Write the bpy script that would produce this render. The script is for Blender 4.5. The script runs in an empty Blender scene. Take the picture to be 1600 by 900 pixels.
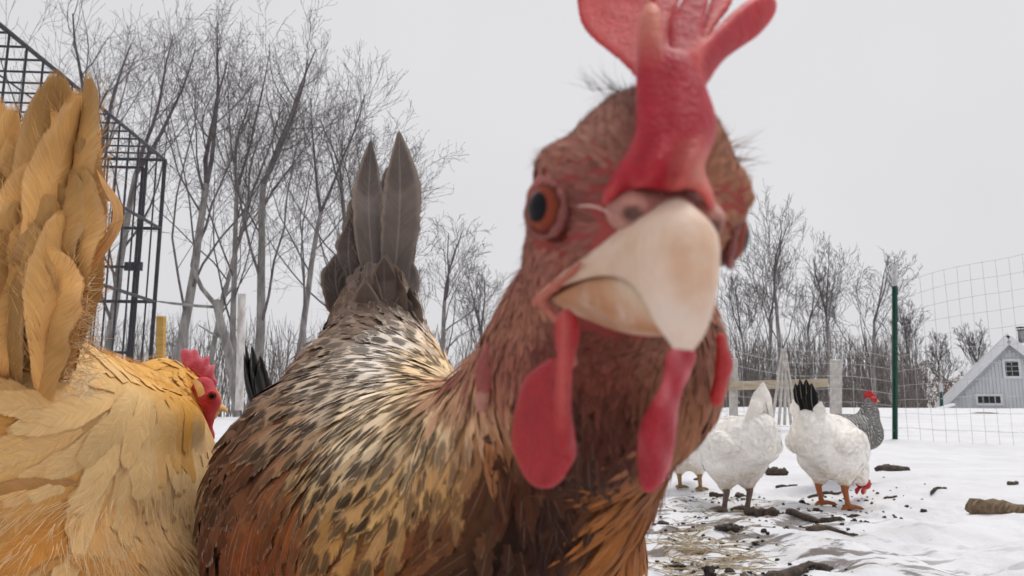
import bpy, math, random
import numpy as np

# ------------------------------------------------------------------ camera, sky, sun, exposure
scene = bpy.context.scene
COL = scene.collection
FPX = 1150.0                    # focal length in pixels of the 1600 px wide photograph
PITCH = math.radians(8.65)
CAM = np.array([0.0, 0.0, 0.35])
RIGHT = np.array([1.0, 0.0, 0.0])
FWD = np.array([0.0, math.cos(PITCH), math.sin(PITCH)])
UP = np.array([0.0, -math.sin(PITCH), math.cos(PITCH)])

cam_data = bpy.data.cameras.new("camera")
cam = bpy.data.objects.new("camera", cam_data)
COL.objects.link(cam)
cam.location = CAM
cam.rotation_euler = (math.pi / 2 + PITCH, 0, 0)
cam_data.sensor_width = 36.0
cam_data.lens = 36.0 * FPX / 1600.0
cam_data.clip_start = 0.01
cam_data.clip_end = 2000.0
cam_data.dof.use_dof = True
cam_data.dof.focus_distance = 0.55
cam_data.dof.aperture_fstop = 29.0
scene.camera = cam

world = bpy.data.worlds.new("World")
scene.world = world
world.use_nodes = True
wn, wl = world.node_tree.nodes, world.node_tree.links
wn.clear()
w_out = wn.new("ShaderNodeOutputWorld")
w_bg = wn.new("ShaderNodeBackground")
w_sky = wn.new("ShaderNodeTexSky")
w_sky.sky_type = 'NISHITA'
w_sky.sun_disc = False
SUN_EL, SUN_AZ = math.radians(66), math.radians(55)      # azimuth clockwise from +Y (the view direction)
w_sky.sun_elevation = SUN_EL
w_sky.sun_rotation = SUN_AZ
w_sky.air_density = 1.0
w_sky.dust_density = 3.0
w_hsv = wn.new("ShaderNodeHueSaturation")
w_hsv.inputs["Saturation"].default_value = 0.06
w_mix = wn.new("ShaderNodeMix")
w_mix.data_type = 'RGBA'
w_mix.inputs[0].default_value = 0.90                     # an even cloud deck hides nearly all of the clear sky
w_mix.inputs[7].default_value = (6.70, 6.68, 6.90, 1)
wl.new(w_sky.outputs[0], w_hsv.inputs["Color"])
wl.new(w_hsv.outputs[0], w_mix.inputs[6])
w_tc = wn.new("ShaderNodeTexCoord"); w_ns = wn.new("ShaderNodeTexNoise"); w_ns.inputs["Scale"].default_value = 1.6; w_ns.inputs["Detail"].default_value = 3.0
w_mr = wn.new("ShaderNodeMapRange"); w_mr.inputs[1].default_value = 0.3; w_mr.inputs[2].default_value = 0.7; w_mr.inputs[3].default_value = 0.955; w_mr.inputs[4].default_value = 1.045
w_mul = wn.new("ShaderNodeMix"); w_mul.data_type = 'RGBA'; w_mul.blend_type = 'MULTIPLY'; w_mul.inputs[0].default_value = 1.0
wl.new(w_tc.outputs["Generated"], w_ns.inputs["Vector"]); wl.new(w_ns.outputs[0], w_mr.inputs[0])          # faint tone in the cloud deck
wl.new(w_mix.outputs[2], w_mul.inputs[6]); wl.new(w_mr.outputs[0], w_mul.inputs[7])
wl.new(w_mul.outputs[2], w_bg.inputs["Color"])
w_bg.inputs["Strength"].default_value = 0.10
wl.new(w_bg.outputs[0], w_out.inputs["Surface"])

sun_data = bpy.data.lights.new("sun", 'SUN')
sun_data.energy = 1.4
sun_data.angle = math.radians(25)
sun_data.color = (1.0, 0.965, 0.92)
sun = bpy.data.objects.new("sun", sun_data)
COL.objects.link(sun)
sun.location = (0, 0, 30)
from mathutils import Vector, Matrix
_sd = Vector((math.sin(SUN_AZ) * math.cos(SUN_EL), math.cos(SUN_AZ) * math.cos(SUN_EL), math.sin(SUN_EL)))
sun.rotation_euler = _sd.to_track_quat('Z', 'Y').to_euler()

scene.view_settings.view_transform = 'Standard'
scene.view_settings.look = 'None'
scene.view_settings.exposure = 0.16
scene.view_settings.gamma = 1.0
scene.view_settings.use_curve_mapping = False
scene.render.engine = 'CYCLES'
scene.cycles.use_denoising = True
scene.cycles.max_bounces = 5
scene.cycles.diffuse_bounces = 3
scene.cycles.use_adaptive_sampling = True
scene.cycles.adaptive_threshold = 0.03
scene.cycles.transparent_max_bounces = 12

# ------------------------------------------------------------------ helpers
rng = np.random.default_rng(7)
random.seed(7)

def P(px, py, d):
    """pixel of the photograph + distance along the view axis -> world point"""
    return CAM + d * (FWD + RIGHT * ((px - 800.0) / FPX) + UP * ((450.0 - py) / FPX))

def G(px, py, z=0.0):
    """where the sight line through a pixel meets the level z"""
    v = FWD + RIGHT * ((px - 800.0) / FPX) + UP * ((450.0 - py) / FPX)
    return CAM + v * ((z - CAM[2]) / v[2])

def proj(p):
    q = np.asarray(p) - CAM
    d = q @ FWD
    return 800.0 + FPX * (q @ RIGHT) / d, 450.0 - FPX * (q @ UP) / d, d

def lin(c):
    c = np.asarray(c, float) / 255.0
    return np.where(c <= 0.04045, c / 12.92, ((c + 0.055) / 1.055) ** 2.4)

def nrm(v):
    v = np.asarray(v, float)
    return v / np.maximum(np.linalg.norm(v, axis=-1, keepdims=True), 1e-12)

def link(o, parent=None):
    COL.objects.link(o)
    if parent is not None:
        o.parent = parent
    return o

def tag(o, label=None, cat=None, group=None, kind=None):
    if label: o["label"] = label
    if cat: o["category"] = cat
    if group: o["group"] = group
    if kind: o["kind"] = kind
    return o

def empty(name, loc, label, cat, group=None):
    o = bpy.data.objects.new(name, None)
    o.empty_display_size = 0.05
    o.location = Vector([float(x) for x in loc])
    link(o)
    return tag(o, label, cat, group)

WBASE = {}
def mesh_np(name, V, F, mat, parent=None, smooth=True, attrs=None, uv=None):
    """one mesh object from numpy vertices (world space) and an (n,3|4) or list face table; children keep world coordinates"""
    V = np.asarray(V, np.float32).reshape(-1, 3)
    base = WBASE.get(parent.name, tuple(parent.location)) if parent is not None else (0.0, 0.0, 0.0)
    V = V - np.array(base, np.float32)
    me = bpy.data.meshes.new(name)
    if isinstance(F, np.ndarray):
        n, k = F.shape
        me.vertices.add(len(V)); me.vertices.foreach_set("co", V.ravel())
        me.loops.add(n * k); me.loops.foreach_set("vertex_index", F.astype(np.int32).ravel())
        me.polygons.add(n)
        me.polygons.foreach_set("loop_start", np.arange(0, n * k, k, dtype=np.int32))
        me.polygons.foreach_set("loop_total", np.full(n, k, np.int32))
        me.update(calc_edges=True)
    else:
        me.from_pydata(V.tolist(), [], F)
    me.polygons.foreach_set("use_smooth", np.full(len(me.polygons), bool(smooth)))
    if attrs:
        for nm, arr in attrs.items():
            arr = np.asarray(arr, np.float32)
            a = me.attributes.new(nm, 'FLOAT_COLOR', 'POINT')
            if arr.shape[1] == 3:
                arr = np.concatenate([arr, np.ones((len(arr), 1), np.float32)], 1)
            a.data.foreach_set("color", arr.ravel())
    if uv is not None:
        ul = me.uv_layers.new(name="uv")
        vi = np.empty(len(me.loops), np.int32)
        me.loops.foreach_get("vertex_index", vi)
        ul.data.foreach_set("uv", np.asarray(uv, np.float32)[vi].ravel())
    if mat is not None:
        me.materials.append(mat)
    me.validate()
    o = bpy.data.objects.new(name, me)
    WBASE[o.name] = base
    return link(o, parent)

# ---- implicit surfaces
def rcone(p, a, b, ra, rb, thin=None, flat=1.0):
    a = np.asarray(a, float); b = np.asarray(b, float)
    q = p - a
    ba = b - a
    if thin is not None:
        t3 = nrm(thin)
        q = q + np.outer(q @ t3, t3) * (1.0 / flat - 1.0)
        ba = ba + t3 * (ba @ t3) * (1.0 / flat - 1.0)
    t = np.clip((q @ ba) / max(ba @ ba, 1e-12), 0, 1)
    d = np.linalg.norm(q - t[:, None] * ba, axis=1) - (ra + (rb - ra) * t)
    return d * (1.0 if thin is None else max(flat, 0.35))

def ellip(p, c, axes, r):
    """axes: 3x3 rows, r: radii"""
    q = (p - np.asarray(c)) @ np.asarray(axes).T
    k0 = np.linalg.norm(q / r, axis=1)
    k1 = np.linalg.norm(q / (np.asarray(r) ** 2), axis=1)
    return k0 * (k0 - 1.0) / np.maximum(k1, 1e-9)

def smin(a, b, k):
    h = np.clip(0.5 + 0.5 * (b - a) / k, 0, 1)
    return b + (a - b) * h - k * h * (1 - h)

def grad(f, p, e=4e-4, mag=False):
    k = np.array([[1, -1, -1], [-1, -1, 1], [-1, 1, -1], [1, 1, 1]], float)
    g = 0
    for v in k:
        g = g + v * f(p + v * e)[:, None]
    if mag:
        return nrm(g), np.maximum(np.linalg.norm(g, axis=1) / (4 * e), 0.15)
    return nrm(g)

def surface_nets(f, xs, ys, zs, polish=3):
    nx, ny, nz = len(xs), len(ys), len(zs)
    X, Y, Z = np.meshgrid(xs, ys, zs, indexing='ij')
    pts = np.stack([X.ravel(), Y.ravel(), Z.ravel()], 1)
    v = np.empty(len(pts))
    for i in range(0, len(pts), 200000):
        v[i:i + 200000] = f(pts[i:i + 200000])
    v = v.reshape(nx, ny, nz)
    s = v < 0
    cnt = np.zeros((nx - 1, ny - 1, nz - 1), np.int8)
    for a in (0, 1):
        for b in (0, 1):
            for c in (0, 1):
                cnt += s[a:nx - 1 + a, b:ny - 1 + b, c:nz - 1 + c]
    act = (cnt > 0) & (cnt < 8)
    idx = np.full(act.shape, -1, np.int64)
    idx[act] = np.arange(act.sum())
    ci, cj, ck = np.nonzero(act)
    acc = np.zeros((len(ci), 3)); num = np.zeros(len(ci))
    ax = [np.asarray(xs), np.asarray(ys), np.asarray(zs)]
    corners = [(a, b, c) for a in (0, 1) for b in (0, 1) for c in (0, 1)]
    for A in corners:
        for d in range(3):
            if A[d]: continue
            B = list(A); B[d] = 1
            va = v[ci + A[0], cj + A[1], ck + A[2]]; vb = v[ci + B[0], cj + B[1], ck + B[2]]
            m = (va < 0) != (vb < 0)
            t = np.where(m, va / np.where(m, va - vb, 1), 0)
            pa = np.stack([ax[0][ci + A[0]], ax[1][cj + A[1]], ax[2][ck + A[2]]], 1)
            pb = np.stack([ax[0][ci + B[0]], ax[1][cj + B[1]], ax[2][ck + B[2]]], 1)
            acc += np.where(m[:, None], pa + t[:, None] * (pb - pa), 0); num += m
    V = acc / num[:, None]
    F = []
    for d in range(3):
        a, b = s, None
        sl0 = [slice(None)] * 3; sl1 = [slice(None)] * 3
        sl0[d] = slice(0, -1); sl1[d] = slice(1, None)
        e0, e1 = s[tuple(sl0)], s[tuple(sl1)]
        ii = np.stack(np.nonzero(e0 != e1), 1)
        o1, o2 = (d + 1) % 3, (d + 2) % 3
        ok = (ii[:, o1] > 0) & (ii[:, o2] > 0) & (ii[:, o1] < idx.shape[o1]) & (ii[:, o2] < idx.shape[o2])
        ii = ii[ok]
        flip = e1[tuple(ii.T)]
        u1 = np.zeros(3, int); u1[o1] = 1
        u2 = np.zeros(3, int); u2[o2] = 1
        q = np.stack([idx[tuple((ii - u1 - u2).T)], idx[tuple((ii - u2).T)], idx[tuple(ii.T)], idx[tuple((ii - u1).T)]], 1)
        q[flip] = q[flip][:, ::-1]
        F.append(q)
    F = np.concatenate(F)
    F = F[(F >= 0).all(1)]
    for _ in range(polish):
        g, mg = grad(f, V, 4e-4, True)
        V = V - g * np.clip(f(V) / mg, -0.002, 0.002)[:, None] * 0.8
    return V, F

def axis_grid(lo, hi, step, fine=None):
    """rectilinear axis, with a fine stretch [(f_lo, f_hi, f_step)]"""
    out = [lo]
    while out[-1] < hi:
        x = out[-1]; st = step
        if fine is not None:
            fl, fh, fs = fine
            dist = max(fl - x, x - fh, 0)
            st = min(step, fs + dist * 0.25)
        out.append(x + st)
    return np.array(out)

# ---- node material helper
class NB:
    def __init__(self, name):
        self.m = bpy.data.materials.new(name)
        self.m.use_nodes = True
        self.nt = self.m.node_tree
        self.nt.nodes.clear()
        self.out = self.nt.nodes.new("ShaderNodeOutputMaterial")
        self.bsdf = self.nt.nodes.new("ShaderNodeBsdfPrincipled")
        self.nt.links.new(self.bsdf.outputs[0], self.out.inputs["Surface"])
    def put(self, sock, val):
        if hasattr(val, "is_output"):
            self.nt.links.new(val, sock)
        else:
            if hasattr(sock.default_value, "__len__") and len(sock.default_value) == 4 and len(val) == 3:
                val = (*val, 1)
            sock.default_value = val
    def math(self, op, a, b=0.0, c=0.0, clamp=False):
        n = self.nt.nodes.new("ShaderNodeMath"); n.operation = op; n.use_clamp = clamp
        self.put(n.inputs[0], a); self.put(n.inputs[1], b); self.put(n.inputs[2], c)
        return n.outputs[0]
    def step(self, x, lo, hi, a=0.0, b=1.0):
        n = self.nt.nodes.new("ShaderNodeMapRange"); n.interpolation_type = 'SMOOTHSTEP'
        self.put(n.inputs[0], x); n.inputs[1].default_value = lo; n.inputs[2].default_value = hi
        n.inputs[3].default_value = a; n.inputs[4].default_value = b
        return n.outputs[0]
    def mix(self, f, a, b, mode='MIX'):
        n = self.nt.nodes.new("ShaderNodeMix"); n.data_type = 'RGBA'; n.blend_type = mode
        self.put(n.inputs[0], f); self.put(n.inputs[6], a); self.put(n.inputs[7], b)
        return n.outputs[2]
    def attr(self, name):
        n = self.nt.nodes.new("ShaderNodeAttribute"); n.attribute_name = name
        return n
    def sep(self, v):
        n = self.nt.nodes.new("ShaderNodeSeparateXYZ"); self.put(n.inputs[0], v)
        return n.outputs
    def comb(self, x, y, z):
        n = self.nt.nodes.new("ShaderNodeCombineXYZ")
        for s, v in zip(n.inputs, (x, y, z)): self.put(s, v)
        return n.outputs[0]
    def coord(self, which="Object"):
        return self.nt.nodes.new("ShaderNodeTexCoord").outputs[which]
    def noise(self, vec, scale, detail=3.0, rough=0.55, out=0, dist=0.0):
        n = self.nt.nodes.new("ShaderNodeTexNoise")
        if vec is not None: self.put(n.inputs["Vector"], vec)
        n.inputs["Scale"].default_value = scale; n.inputs["Detail"].default_value = detail
        n.inputs["Roughness"].default_value = rough; n.inputs["Distortion"].default_value = dist
        return n.outputs[out]
    def scale(self, vec, s):
        n = self.nt.nodes.new("ShaderNodeMapping"); self.put(n.inputs["Vector"], vec)
        n.inputs["Scale"].default_value = s
        return n.outputs[0]
    def bump(self, h, strength=0.3, dist=0.01):
        n = self.nt.nodes.new("ShaderNodeBump"); n.inputs["Strength"].default_value = strength
        n.inputs["Distance"].default_value = dist; self.put(n.inputs["Height"], h)
        self.put(self.bsdf.inputs["Normal"], n.outputs[0])
    def set(self, **k):
        for a, v in k.items():
            self.put(self.bsdf.inputs[a.replace("_", " ")], v)
        return self

def simple_mat(name, c1, c2, scale=20.0, rough=0.8, bump=0.2, bdist=0.002, stretch=(1, 1, 1), spec=0.3):
    b = NB(name)
    v = b.scale(b.coord("Object"), stretch)
    n = b.noise(v, scale, 5, 0.6)
    b.set(Base_Color=b.mix(b.step(n, 0.3, 0.7), c1, c2), Roughness=rough, Specular_IOR_Level=spec)
    b.bump(b.noise(v, scale * 3, 4, 0.6), bump, bdist)
    return b.m

# ---- tubes and boxes
def tube_arrays(pts, rad, sides):
    pts = np.asarray(pts, float); rad = np.asarray(rad, float) * np.ones(len(pts))
    t = np.gradient(pts, axis=0); t = nrm(t)
    ref = np.array([0.0, 0, 1]) if abs(t[0][2]) < 0.9 else np.array([1.0, 0, 0])
    a = nrm(np.cross(t, ref)); b = np.cross(t, a)
    ang = np.arange(sides) * 2 * math.pi / sides
    V = pts[:, None, :] + rad[:, None, None] * (np.cos(ang)[None, :, None] * a[:, None, :] + np.sin(ang)[None, :, None] * b[:, None, :])
    n = len(pts)
    i = np.arange(n - 1)[:, None] * sides; j = np.arange(sides)[None, :]; k = (j + 1) % sides
    F = np.stack([i + j, i + k, i + sides + k, i + sides + j], -1).reshape(-1, 4)
    return V.reshape(-1, 3), F

class Buf:
    def __init__(self): self.V = []; self.F = []; self.n = 0; self.q = []
    def flush(self):
        """mesh the queued tubes, all of one size at a time"""
        by = {}
        for pts, rad, sides in self.q: by.setdefault((len(pts), sides), []).append((pts, rad))
        self.q = []
        for (n, sides), it in by.items():
            C = np.array([a for a, _ in it], float); R = np.array([np.asarray(r, float) * np.ones(n) for _, r in it])
            t = nrm(np.gradient(C, axis=1)) if n > 1 else C
            ref = np.where(np.abs(t[:, :1, 2:]) < 0.9, np.array([0.0, 0, 1]), np.array([1.0, 0, 0]))
            a = nrm(np.cross(t, ref)); b = np.cross(t, a); ang = np.arange(sides) * 2 * math.pi / sides
            V = C[:, :, None] + R[:, :, None, None] * (np.cos(ang)[:, None] * a[:, :, None] + np.sin(ang)[:, None] * b[:, :, None])
            i = np.arange(n - 1)[:, None] * sides; j = np.arange(sides)[None, :]; k = (j + 1) % sides
            F = np.stack([i + j, i + k, i + sides + k, i + sides + j], -1).reshape(-1, 4)
            F = (F[None] + (np.arange(len(C)) * n * sides)[:, None, None]).reshape(-1, 4)
            self.add(V.reshape(-1, 3), F)
    def add(self, V, F):
        self.V.append(V); self.F.append(F + self.n); self.n += len(V)
    def tube(self, pts, rad, sides=6): self.q.append((pts, rad, sides))
    def build(self, name, mat, parent=None, smooth=True):
        self.flush()
        return mesh_np(name, np.concatenate(self.V), np.concatenate(self.F), mat, parent, smooth)

BOXF = np.array([[0, 1, 3, 2], [4, 6, 7, 5], [0, 4, 5, 1], [2, 3, 7, 6], [0, 2, 6, 4], [1, 5, 7, 3]])
def obox(a, b, w, h, up=(0, 0, 1)):
    """a beam from a to b with cross-section w (sideways) x h (along up)"""
    a = np.asarray(a, float); b = np.asarray(b, float)
    t = nrm(b - a); s = nrm(np.cross(t, up)); u = np.cross(s, t)
    V = [p + s * (w / 2) * i + u * (h / 2) * j for p in (a, b) for i in (-1, 1) for j in (-1, 1)]
    return np.array(V), BOXF

def solid(name, V, F, mat, parent=None, bevel=0.0):
    o = mesh_np(name, V, F, mat, parent, smooth=False)
    if bevel:
        m = o.modifiers.new("bevel", 'BEVEL'); m.width = bevel; m.segments = 2
    return o

# ------------------------------------------------------------------ plumage
def make_feather_mat():
    b = NB("feather_vanes")
    uvn = b.nt.nodes.new("ShaderNodeUVMap"); uvn.uv_map = "uv"
    ux, v, _ = b.sep(uvn.outputs[0])
    u = b.math('SUBTRACT', b.math('MULTIPLY', ux, 2.0), 1.0)
    au = b.math('ABSOLUTE', u)
    a1, a2, a3 = b.attr("fc1"), b.attr("fc2"), b.attr("fid")
    rid, shaft_s, bars = b.sep(a3.outputs["Color"])
    # barbs run outward and forward from the shaft
    w = b.math('MULTIPLY', b.math('SUBTRACT', v, b.math('MULTIPLY', au, 0.17)), a3.outputs["Alpha"])
    side = b.math('ADD', b.math('MULTIPLY', b.math('SIGN', u), 3.1), b.math('MULTIPLY', rid, 91.0))
    barb = b.noise(b.comb(b.math('MULTIPLY', w, 62.0), side, b.math('MULTIPLY', au, 1.6)), 1.0, 2.0, 0.6)
    clump = b.noise(b.comb(b.math('MULTIPLY', w, 9.0), side, au), 1.0, 2.0, 0.5)
    base = b.mix(b.math('MULTIPLY', b.step(barb, 0.25, 0.75), 0.42), a1.outputs["Color"],
                 b.mix(1.0, a1.outputs["Color"], (0.50, 0.44, 0.40), 'MULTIPLY'))
    base = b.mix(b.math('MULTIPLY', b.step(clump, 0.35, 0.8), 0.35), base, b.mix(1.0, base, (1.45, 1.42, 1.36), 'MULTIPLY'))
    # dark spangle near the tip
    e1 = b.math('POWER', b.math('DIVIDE', b.math('SUBTRACT', v, 0.78), 0.19), 2.0)
    e2 = b.math('POWER', b.math('DIVIDE', u, 0.86), 2.0)
    e = b.math('ADD', b.math('ADD', e1, e2), b.math('MULTIPLY', b.math('SUBTRACT', barb, 0.5), 1.7))
    spot = b.math('MULTIPLY', b.step(e, 0.55, 1.25, 1.0, 0.0), a1.outputs["Alpha"], clamp=True)
    col = b.mix(spot, base, a2.outputs["Color"])
    # pale fringe
    fr = b.math('MULTIPLY', b.step(b.math('ADD', au, b.math('MULTIPLY', v, 0.25)), 0.80, 1.05), a2.outputs["Alpha"], clamp=True)
    col = b.mix(fr, col, b.mix(0.6, b.mix(1.0, col, (1.7, 1.65, 1.6), 'MULTIPLY'), (0.62, 0.53, 0.43)))
    # cross bars
    sb = b.step(b.math('SINE', b.math('ADD', b.math('MULTIPLY', v, b.math('MULTIPLY', bars, 60.0)), b.math('MULTIPLY', clump, 2.0))), -0.25, 0.25)
    col = b.mix(b.math('MULTIPLY', sb, b.math('GREATER_THAN', bars, 0.01)), col, a2.outputs["Color"])
    # shaft
    sh = b.math('MULTIPLY', b.step(au, 0.025, 0.085, 1.0, 0.0), shaft_s)
    col = b.mix(sh, col, b.mix(0.75, col, (0.75, 0.66, 0.55)))
    b.set(Base_Color=col, Roughness=0.65, Specular_IOR_Level=0.08)
    b.bump(b.math('ADD', barb, b.math('MULTIPLY', sh, 0.8)), 0.25, 0.0005)
    # the vane frays into separate barbs at its rim
    gap = b.step(b.noise(b.comb(b.math('MULTIPLY', w, 95.0), side, b.math('MULTIPLY', au, 0.7)), 1.0, 1.0, 0.5), 0.36, 0.64)
    fw = b.math('DIVIDE', 0.55, a3.outputs["Alpha"])
    fq = b.math('DIVIDE', b.math('SUBTRACT', au, b.math('SUBTRACT', 1.0, fw)), fw)
    fv = b.math('DIVIDE', b.math('SUBTRACT', v, b.math('SUBTRACT', 1.0, b.math('MULTIPLY', fw, 0.36))), b.math('MULTIPLY', fw, 0.36))
    rim = b.math('MAXIMUM', b.step(fq, 0.0, 1.0), b.step(fv, 0.0, 1.0))
    cut = b.math('GREATER_THAN', b.math('ADD', gap, b.math('MULTIPLY', b.math('SUBTRACT', rim, 1.0), 1.15)), 0.30)
    tr = b.nt.nodes.new("ShaderNodeBsdfTransparent"); mx = b.nt.nodes.new("ShaderNodeMixShader")
    b.put(mx.inputs[0], cut); b.nt.links.new(b.bsdf.outputs[0], mx.inputs[1]); b.nt.links.new(tr.outputs[0], mx.inputs[2])
    b.nt.links.new(mx.outputs[0], b.out.inputs["Surface"])
    return b.m

def make_skin_mat(name, rough=0.5, sss=0.25, bump=0.4, scale=700.0, spec=0.4, vary=0.35, depth=0.002):
    """bare skin or horn; the colour comes from the vertex attribute col"""
    b = NB(name)
    a = b.attr("col")
    co = b.coord("Object")
    n = b.noise(co, scale, 4, 0.6)
    n2 = b.noise(co, scale * 0.22, 3, 0.6)
    c = b.mix(b.math('MULTIPLY', b.step(n2, 0.3, 0.7), vary), a.outputs["Color"], b.mix(1.0, a.outputs["Color"], (0.62, 0.5, 0.5), 'MULTIPLY'))
    b.set(Base_Color=c, Roughness=rough, Specular_IOR_Level=spec, Subsurface_Weight=sss, Subsurface_Radius=(1.0, 0.28, 0.22), Subsurface_Scale=depth)
    b.bump(b.math('ADD', n, b.math('MULTIPLY', n2, 1.5)), bump, 0.0006)
    return b.m

M_FEATHER = make_feather_mat()
M_BODY = make_skin_mat("hen_skin_under_feathers", 0.85, 0.0, 0.3, 500.0, 0.1)
M_FLESH = make_skin_mat("red_flesh", 0.42, 0.4, 0.9, 1300.0, 0.4, 0.45, 0.003)
def make_horn_mat():
    b = NB("beak_horn")
    co = b.coord("Object"); a = b.attr("col")
    streak = b.noise(b.scale(co, (260.0, 900.0, 260.0)), 1.0, 6, 0.65, dist=0.6)
    fine = b.noise(co, 1500.0, 5, 0.7); blot = b.noise(co, 160.0, 4, 0.6)
    c = b.mix(b.math('MULTIPLY', b.step(streak, 0.35, 0.75), 0.35), a.outputs["Color"], b.mix(1.0, a.outputs["Color"], (0.80, 0.62, 0.50), 'MULTIPLY'))
    c = b.mix(b.math('MULTIPLY', b.step(blot, 0.42, 0.72), 0.6), c, (0.80, 0.66, 0.58))
    c = b.mix(b.math('MULTIPLY', b.step(fine, 0.66, 0.74), 0.6), c, (0.20, 0.12, 0.08))
    b.set(Base_Color=c, Roughness=b.step(blot, 0.2, 0.8, 0.32, 0.6), Specular_IOR_Level=0.4, Subsurface_Weight=0.12, Subsurface_Radius=(0.9, 0.5, 0.3), Subsurface_Scale=0.002)
    b.bump(b.math('ADD', streak, b.math('MULTIPLY', fine, 0.4)), 0.35, 0.0006)
    return b.m
M_HORN = make_horn_mat()
M_COMB = make_skin_mat("comb_flesh", 0.46, 0.5, 0.6, 1300.0, 0.3, 0.4, 0.0035)
M_LEG = make_skin_mat("scaly_leg", 0.6, 0.0, 0.7, 400.0, 0.3)

def make_eye_mat():
    b = NB("eye_iris")
    a, r, _ = b.sep(b.attr("col").outputs["Color"])      # r = angle from the eye axis / 90 degrees, g = round the axis
    fib = b.noise(b.comb(b.math('MULTIPLY', r, 40.0), b.math('MULTIPLY', a, 3.0), 0.0), 1.0, 3, 0.6)
    iris = b.mix(fib, (0.18, 0.030, 0.014), (0.33, 0.062, 0.026))
    iris = b.mix(b.step(a, 0.34, 0.58), iris, (0.10, 0.018, 0.012))
    iris = b.mix(b.math('MULTIPLY', b.step(a, 0.36, 0.28), 0.6), iris, (0.10, 0.02, 0.012))
    c = b.mix(b.step(a, 0.27, 0.30), (0.004, 0.004, 0.006), iris)
    b.set(Base_Color=c, Roughness=0.08, Specular_IOR_Level=0.14)
    return b.m
M_EYE = make_eye_mat()

def idw(anchors, x, y, power=3.0):
    A = np.asarray(anchors, float)
    d2 = (x[:, None] - A[None, :, 0]) ** 2 + (y[:, None] - A[None, :, 1]) ** 2 + 25.0
    w = d2 ** (-power / 2)
    w /= w.sum(1, keepdims=True)
    return w @ A[:, 2:]

def sample_surface(V, F, n, weight=None):
    tri = np.concatenate([F[:, [0, 1, 2]], F[:, [0, 2, 3]]])
    a, b, c = V[tri[:, 0]], V[tri[:, 1]], V[tri[:, 2]]
    ar = np.linalg.norm(np.cross(b - a, c - a), axis=1)
    if weight is not None:
        ar = ar * weight((a + b + c) / 3)
    pr = ar / ar.sum()
    k = rng.choice(len(tri), n, p=pr)
    r1 = np.sqrt(rng.random(n))[:, None]; r2 = rng.random(n)[:, None]
    return a[k] * (1 - r1) + b[k] * r1 * (1 - r2) + c[k] * r1 * r2

def thin_out(Q, r):
    """dart throwing: keep points at least r (array) apart"""
    cell = float(r.max()); keep = []; grid = {}
    C = np.floor(Q / cell).astype(int)
    for i in range(len(Q)):
        c = C[i]; ok = True; q = Q[i]; ri = r[i] ** 2
        for dx in (-1, 0, 1):
            for dy in (-1, 0, 1):
                for dz in (-1, 0, 1):
                    for j in grid.get((c[0] + dx, c[1] + dy, c[2] + dz), ()):
                        d = q - Q[j]
                        if d[0] * d[0] + d[1] * d[1] + d[2] * d[2] < ri:
                            ok = False; break
                    if not ok: break
                if not ok: break
            if not ok: break
        if ok:
            keep.append(i); grid.setdefault((c[0], c[1], c[2]), []).append(i)
    return np.array(keep, int)

def profile(v, kind):
    if kind == 'round':      # broad body feather
        w = np.sqrt(np.clip(1 - ((v - 0.42) / 0.60) ** 2, 0, 1)); w = np.where(v < 0.42, 0.45 + 0.55 * np.clip(v / 0.42, 0, 1), w)
    elif kind == 'hackle':   # long and pointed
        w = np.where(v < 0.5, 0.6 + 0.4 * v / 0.5, np.clip(1 - (np.clip(v - 0.5, 0, 1) / 0.5) ** 1.8, 0.0, 1))
    elif kind == 'tail':
        w = np.where(v < 0.68, 0.5 + 0.5 * np.clip(v / 0.35, 0, 1), np.clip(1 - ((np.clip(v, .68, 1) - 0.68) / 0.32) ** 1.7, 0, 1))
    elif kind == 'blunt':
        w = np.where(v < 0.72, 0.42 + 0.58 * np.clip(v / 0.6, 0, 1), np.sqrt(np.clip(1 - ((np.clip(v, .72, 1) - 0.72) / 0.285) ** 2.6, 0, 1)))
    else:                    # wisp
        w = np.clip(1 - v, 0.02, 1) ** 0.7
    return w

def grow(sdf, P0, T0, L, W, o0, o1, K=6, kind='round', camber=0.25, ragged=0.12, curl=0.0, roll=0.12):
    """feathers that lie along the implicit skin: root P0, heading T0. Returns vertices (N,K+1,3,3)"""
    N = len(P0); p = P0.copy(); t = nrm(T0)
    out = np.empty((N, K + 1, 3, 3)); vs = np.linspace(0, 1, K + 1)
    rolls = rng.normal(0, roll, N)
    for k, v in enumerate(vs):
        n, mg = grad(sdf, p, 4e-4, True)
        off = o0 + (o1 - o0) * v ** 1.15 + curl * max(v - 0.6, 0) ** 2 * L + camber * W * profile(np.array([v]), kind)[0] * (0.3 + 0.7 * v)
        c = p - n * (np.clip(sdf(p) / mg, -0.02, 0.02) - off)[:, None]
        t = nrm(t - n * (n * t).sum(1, keepdims=True))
        b = nrm(np.cross(n, t))
        nn = nrm(n + b * rolls[:, None])
        b2 = nrm(np.cross(nn, t))
        w = W * profile(np.array([v]), kind)[0]
        for s, col in ((-1, 0), (1, 2)):
            ww = w * (1 + rng.normal(0, ragged, N) * (0.3 + v))
            al = rng.normal(0, ragged * 0.5, N) * W * v
            out[:, k, col] = c + s * b2 * ww[:, None] - nn * (ww * camber)[:, None] + t * al[:, None]
        out[:, k, 1] = c
        p = c + t * (L / K)[:, None]
    return out

def feather_faces(K):
    i = np.arange(K)[:, None] * 3; j = np.arange(2)[None, :]
    return np.stack([i + j, i + j + 1, i + j + 4, i + j + 3], -1).reshape(-1, 4)

def feather_uv(K):
    v = np.linspace(0, 1, K + 1)
    return np.stack([np.repeat([[0, 0.5, 1]], K + 1, 0), np.repeat(v[:, None], 3, 1)], -1).reshape(-1, 2)

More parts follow.
